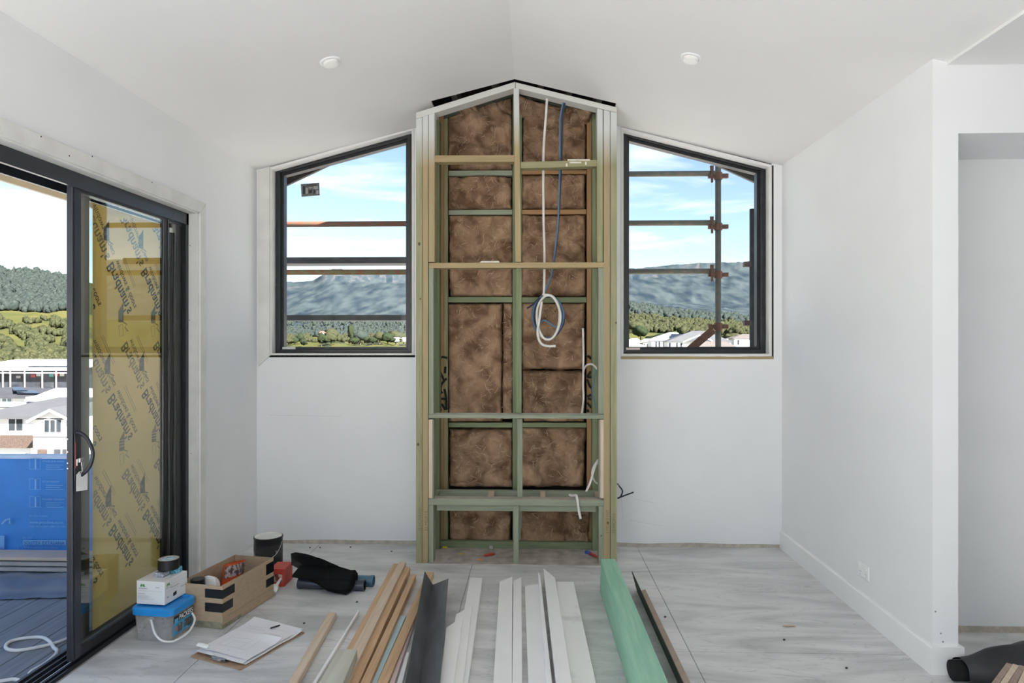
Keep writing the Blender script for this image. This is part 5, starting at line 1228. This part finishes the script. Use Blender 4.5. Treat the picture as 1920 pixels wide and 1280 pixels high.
forest('tree belt canopy at the foot of the hill beyond the door', 1500, (-40, 135), (262, 470), 2, (1.3, 3), m_leaf[1])
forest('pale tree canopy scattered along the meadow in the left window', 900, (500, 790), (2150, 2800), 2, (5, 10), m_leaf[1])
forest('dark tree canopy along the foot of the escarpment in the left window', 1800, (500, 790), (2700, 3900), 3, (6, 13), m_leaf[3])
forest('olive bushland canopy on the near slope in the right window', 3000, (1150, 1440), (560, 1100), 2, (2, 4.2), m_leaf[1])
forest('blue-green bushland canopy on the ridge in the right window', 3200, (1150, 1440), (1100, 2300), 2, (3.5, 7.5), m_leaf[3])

def tree(px, r, h, wd, m, label, grp):
    b = place(px, r); o = thing('tree', label, 'tree', b, group=grp)
    sd = int(px * 7 + r)
    random.seed(sd); ps = [blob(b + Vector((0, 0, h * .62)), wd * .5, h * .36, sd, ICO2, .6)]
    for k in range(6):
        a = k * 1.05; ps.append(blob(b + Vector((math.cos(a) * wd * .28, math.sin(a) * wd * .28, h * random.uniform(.42, .75))), wd * random.uniform(.2, .32), h * random.uniform(.16, .26), sd + k, ICO1, .6))
    mk('crown', J(*ps), m, o, smooth=True); mk('trunk', TUBE([b - Vector((0, 0, .5)), b + Vector((0, 0, h * .5))], wd * .04, 6), m_trunk, o)
GT = 'trees outside'
for (px, r, h, wd, m, lb) in (
    (36, 150, 4.4, 4.2, 1, 'thin pale tree at the left in front of the long white building'), (58, 135, 5.2, 6.0, 2, 'round yellow-green tree in front of the long white building'),
    (82, 150, 4.6, 3.4, 2, 'slender autumn tree right of the round yellow one'), (108, 140, 4.4, 5.6, 2, 'broad yellow tree near the sliding door stile'), (120, 130, 4.0, 3.0, 2, 'small orange tree right against the sliding door stile'),
    (24, 160, 4.0, 3.2, 1, 'small brownish tree between the car park posts'), (96, 160, 3.6, 3.6, 1, 'low bush between the two yellow trees')):
    tree(px, r, h, wd, m_leaf[m], lb, GT)
for (px, r, h, wd, m, lb) in (
    (541, 1850, 18, 26, 1, 'brownish tree at the far left of the meadow'), (552, 1900, 20, 22, 0, 'dark bush second from the left on the meadow'), (563, 1950, 30, 22, 0, 'tall dark tree left of centre on the meadow'), (570, 1820, 22, 18, 0, 'leaning dark bush on the meadow'),
    (603, 1800, 34, 18, 0, 'narrow dark tree at the left of the meadow clump'), (611, 1800, 26, 26, 0, 'middle tree of the dark meadow clump'), (621, 1800, 28, 30, 1, 'right tree of the dark meadow clump'), (622, 2150, 42, 42, 1, 'broad olive tree behind the meadow clump'),
    (658, 1950, 56, 18, 0, 'tall dark pine in the middle of the left window'), (664, 1900, 22, 28, 0, 'dark bush at the foot of the tall pine'), (676, 2000, 40, 40, 3, 'pale bare-looking tree right of the tall pine'), (690, 1900, 26, 24, 0, 'dark tree right of the pale bare one'),
    (699, 1880, 22, 22, 0, 'small dark bush on the right half of the meadow'), (712, 1900, 34, 34, 1, 'olive tree on the right half of the meadow'), (727, 1850, 32, 38, 0, 'broad dark tree near the white sheds'), (742, 1950, 44, 46, 1, 'large olive tree above the white sheds'), (757, 1950, 36, 36, 1, 'olive tree at the right edge of the left window')):
    tree(px, r, h, wd, m_leaf[m], lb, GT)
for (px, r, h, wd, m, lb) in (
    (1201, 520, 11, 11, 0, 'dark tree standing out on the green slope in the right window'), (1228, 430, 6, 12, 0, 'dark bush at the foot of the green slope'), (1238, 425, 7, 9, 0, 'second dark bush beside the white roof'), (1191, 600, 10, 14, 1, 'olive tree at the left of the green slope'),
    (1396, 130, 4.6, 3.4, 0, 'bright green palm-like tree beside the right scaffold upright'), (1403, 120, 5.4, 2.6, 0, 'tall leafy tree behind the right scaffold upright'), (1375, 420, 6, 12, 1, 'olive tree above the brown roof at the right')):
    tree(px, r, h, wd, m_leaf[m], lb, GT)

# houses
m_hw = mat('house_white', (0.6000, 0.6000, 0.5900), .8, .03, 1); m_roofg = mat('roof_grey', (0.0800, 0.0800, 0.0830), .6, .05, .8); m_roofd = mat('roof_dark', (0.0500, 0.0500, 0.0550), .6, .08, .8); m_roofw = mat('roof_white', (0.5500, 0.5500, 0.5600), .5, .03, .8)
m_roofb = mat('roof_brown', (0.1100, 0.0950, 0.0880), .7, .06, .8); m_hgl = mat('house_glass', (0.0300, 0.0350, 0.0400), .15, .3, 1); m_brick = mat('house_brick', (0.0850, 0.0620, 0.0500), .85, .25, 12); m_solar = mat('solar_panel', (0.0150, 0.0180, 0.0300), .2, .2, 1); m_hframe = mat('window_surround', (0.7000, 0.7000, 0.7000), .6)
for m_ in (m_hw, m_roofg, m_roofd, m_roofw, m_roofb, m_brick, m_solar, m_hgl, m_hframe): m_.node_tree.nodes['Principled BSDF'].inputs['Specular IOR Level'].default_value = .05
def PB(x0, x1, y0, y1, Y, dep, name, m, parent): a, b = atY(x0, y0, Y), atY(x1, y1, Y); return mk(name, B(a.x, b.x, Y, Y + dep, b.z, a.z), m, parent)
def hip(name, e0, e1, ye, r0, r1, yr, Y, dep, m, parent, over=.5, th=.18):
    a, b = atY(e0, ye, Y - over), atY(e1, ye, Y - over); c, d = atY(r0, yr, Y + dep / 2), atY(r1, yr, Y + dep / 2)
    b.z = a.z; d.z = c.z
    A2, B2 = Vector((a.x, Y + dep + over, a.z)), Vector((b.x, Y + dep + over, a.z))
    dn = Vector((0, 0, -th)); P_ = [a, b, B2, A2]
    V = P_ + [p + dn for p in P_] + [c, d]
    return mk(name, (V, [(0, 1, 9, 8), (1, 2, 9), (2, 3, 8, 9), (3, 0, 8), (0, 4, 5, 1), (1, 5, 6, 2), (2, 6, 7, 3), (3, 7, 4, 0), (7, 6, 5, 4)]), m, parent)
def win(x0, x1, y0, y1, Y, parent, panes=2, m=None):
    f = PB(x0, x1, y0, y1, Y - .06, .08, 'window', m_hframe, parent); wdt = (x1 - x0) / panes; e = min(1.2, wdt * .14)
    for k in range(panes): PB(x0 + k * wdt + e, x0 + (k + 1) * wdt - e, y0 + e, y1 - e, Y - .09, .02, 'pane', m or m_hgl, f)
hA = thing('house', 'white two-storey house with grey roof and front gable beyond the deck', 'house', atY(40, 900, 57))
PB(-60, 64, 779, 818, 57, 9, 'wall', m_hw, hA); PB(-60, 61, 816, 840, 56.6, 9, 'brick_wall', m_brick, hA); PB(-60, 64, 839, 930, 57, 9, 'wall', m_hw, hA)
PB(62, 150, 784, 930, 54, 12, 'wing_wall', m_hw, hA)
q = [atY(x, y, 54) for x, y in ((58, 786), (93, 768), (130, 786))]; mk('gable', PR(q, (0, 6, 0)), m_hw, hA)
for (p, q) in (((50, 786), (93.5, 764)), ((93.5, 764), (137, 786))):
    a, b = atY(*p, 53.6), atY(*q, 53.6); mk('gable_roof', PR([a, b, b + Vector((0, 0, -.16)), a + Vector((0, 0, -.16))], (0, 9, 0)), [m_roofg], hA)
    mk('barge', PR([a + Vector((0, -.06, -.10)), b + Vector((0, -.06, -.10)), b + Vector((0, -.06, -.32)), a + Vector((0, -.06, -.32))], (0, .05, 0)), m_hframe, hA)
hip('roof', -70, 66, 781, 112, 180, 744, 57, 14, m_roofg, hA)
win(15, 43, 783, 808, 57, hA, 2); win(82, 115, 786, 811, 54, hA, 3)
PB(62, 150, 818, 820, 53.9, .1, 'trim', m_roofg, hA)
for (a, b) in ((70, 88), (101, 113), (117, 124)): PB(a, b, 842, 858, 53.94, .1, 'window', m_brick if a == 70 else m_roofd, hA)
PB(58, 68, 840, 900, 54.5, 3, 'porch_wall', m_hw, hA)
hB = thing('house', 'house with dark hipped roof and solar panels behind the gabled house', 'house', atY(40, 800, 88))
PB(-60, 88, 743, 800, 88, 9, 'wall', m_hw, hB); hip('roof', -60, 96, 744, 8, 42, 725, 88, 10, m_roofd, hB)
for (x0, y0, x1, y1) in ((25, 726.5, 52, 733), (32, 732, 76, 738)):
    a, b = atY(x0, y1, 88.6), atY(x1, y1, 88.6); c, d = atY(x1 - 14, y0, 91.5), atY(x0 - 4 + 2, y0, 91.5)
    mk('solar_panel', PR([a, b, c, d], (0, 0, .12)), m_solar, hB)
win(3, 22, 746, 758, 88, hB, 2, mat('teal_glass', (0.1200, 0.1700, 0.1750), .3)); PB(-60, 22, 762, 764, 87.9, .2, 'trim', m_roofd, hB)
hC = thing('house', 'house with white roof between the gabled house and the long building', 'house', atY(90, 800, 74))
PB(48, 160, 744, 800, 74, 9, 'wall', m_hw, hC); hip('roof', 46, 170, 749, 105, 160, 727, 74, 10, m_roofw, hC)
a, b, c, d = atY(50, 756, 73.2), atY(74, 755, 73.2), atY(87, 746, 75.5), atY(62, 746.5, 75.5); mk('solar_panel', PR([a, b, c, d], (0, 0, .12)), m_solar, hC)
cB = thing('commercial_building', 'long low commercial building with white roof and dark shopfronts', 'building', atY(40, 735, 200))
PB(-90, 135, 686, 740, 203, 20, 'wall', mat('dark_shopfront', (0.0300, 0.0330, 0.0380), .5, .5, .3), cB); PB(-90, 46, 684, 698, 201.5, 3, 'parapet', mat('grey_panel', (0.2000, 0.2100, 0.2350), .6, .1, .1), cB)
mk('roof', PR([atY(x, y, 200) for x, y in ((-90, 691), (135, 691), (135, 695), (-90, 695))], (0, 26, 2.2)), m_roofw, cB)
PB(-90, 135, 697, 700, 200.5, 2.5, 'awning', m_roofw, cB)
for x in (4, 18, 45, 78, 104): PB(x, x + 1.4, 694, 740, 200.2, .3, 'column', m_hw, cB)
for (x, y, c) in ((58, 702, (.5, .1, .1)), (68, 700, (.6, .6, .6)), (92, 701, (.12, .42, .38)), (101, 700, (.55, .12, .12)), (112, 700, (.6, .6, .55)), (30, 704, (.5, .5, .5))):
    PB(x, x + 8, y, y + 5, 202.8, .2, 'shop_sign', mat('sign%d' % x, tuple(q * .6 for q in c), .6), cB)
def simple(label, e0, e1, ye, r0, r1, yr, yb, Y, m, wins, solar=None, mw=None):
    o = thing('house', label, 'house', atY((e0 + e1) / 2, yb, Y), group='houses in the right window' if e0 > 900 else None)
    PB(e0 + 3, e1 - 3, ye - .5, yb, Y, 10, 'wall', mw or m_hw, o); hip('roof', e0, e1, ye, r0, r1, yr, Y, 12, m, o)
    for (a, b) in wins: PB(a, b, ye + 3, ye + 12, Y - .1, .15, 'window', m_hgl, o)
    if solar:
        x0, y0, x1, y1 = solar; a, b, c, d = atY(x0, y1, Y - .2), atY(x1, y1, Y - .2), atY(x1 + 1, y0, Y + 2.8), atY(x0 + 1, y0, Y + 2.8); mk('solar_panel', PR([a, b, c, d], (0, 0, .3)), m_solar, o)
    return o
simple('white roofed house with solar panels in the right window', 1219, 1286, 637.5, 1254, 1270, 623, 665, 300, m_roofw, ((1229, 1232), (1235, 1238), (1243, 1246)), (1257, 627, 1277, 634))
hD = simple('grey roofed house with white gable behind the diagonal brace', 1250, 1374, 640, 1298, 1322, 620, 668, 285, m_roofg, ((1254, 1258), (1268, 1271), (1276, 1279)))
q = [atY(x, y, 284) for x, y in ((1281, 641), (1312, 628), (1338, 641))]; mk('gable', PR(q, (0, 3, 0)), m_roofg, hD)
mk('barge', RIB([atY(1281, 641, 283.8), atY(1312, 628, 283.8), atY(1336, 639, 283.8)], .5, (0, -1, 0)), m_hframe, hD)
simple('brown roofed house low behind the scaffold upright', 1292, 1392, 655, 1318, 1362, 640, 672, 260, m_roofb, ())
simple('white house at the left foot of the right window', 1150, 1213, 650, 1178, 1190, 640, 672, 240, m_roofw, ())
simple('pale house far off on the left in the right window', 1172, 1204, 642, 1184, 1196, 634, 655, 380, m_roofw, ((1180, 1183), (1190, 1193)), None, mat('house_cream', (0.5000, 0.4400, 0.3800), .8))
simple('second pale house far off beside the bushes', 1203, 1224, 641, 1209, 1218, 634.5, 655, 390, m_roofw, ((1207, 1209), (1213, 1216)), None, bpy.data.materials['house_cream'])
simple('white house between the two scaffold uprights', 1358, 1386, 640, 1366, 1378, 633, 660, 330, m_roofw, ())
simple('grey roofed house at the right edge behind the palm', 1374, 1425, 634, 1392, 1405, 626, 660, 320, m_roofb, ((1383, 1386),))
simple('tiny red roofed cottage on the meadow edge', 598, 610, 624, 601, 607, 620.5, 628, 1900, mat('roof_red', (0.2000, 0.0800, 0.0600), .8), ())
simple('long white shed at the right of the meadow', 728, 751, 634.5, 731, 748, 632.5, 640, 1850, m_roofw, ())
simple('second white shed against the window edge', 752, 768, 634.5, 755, 766, 632.5, 640, 1850, m_roofw, ())
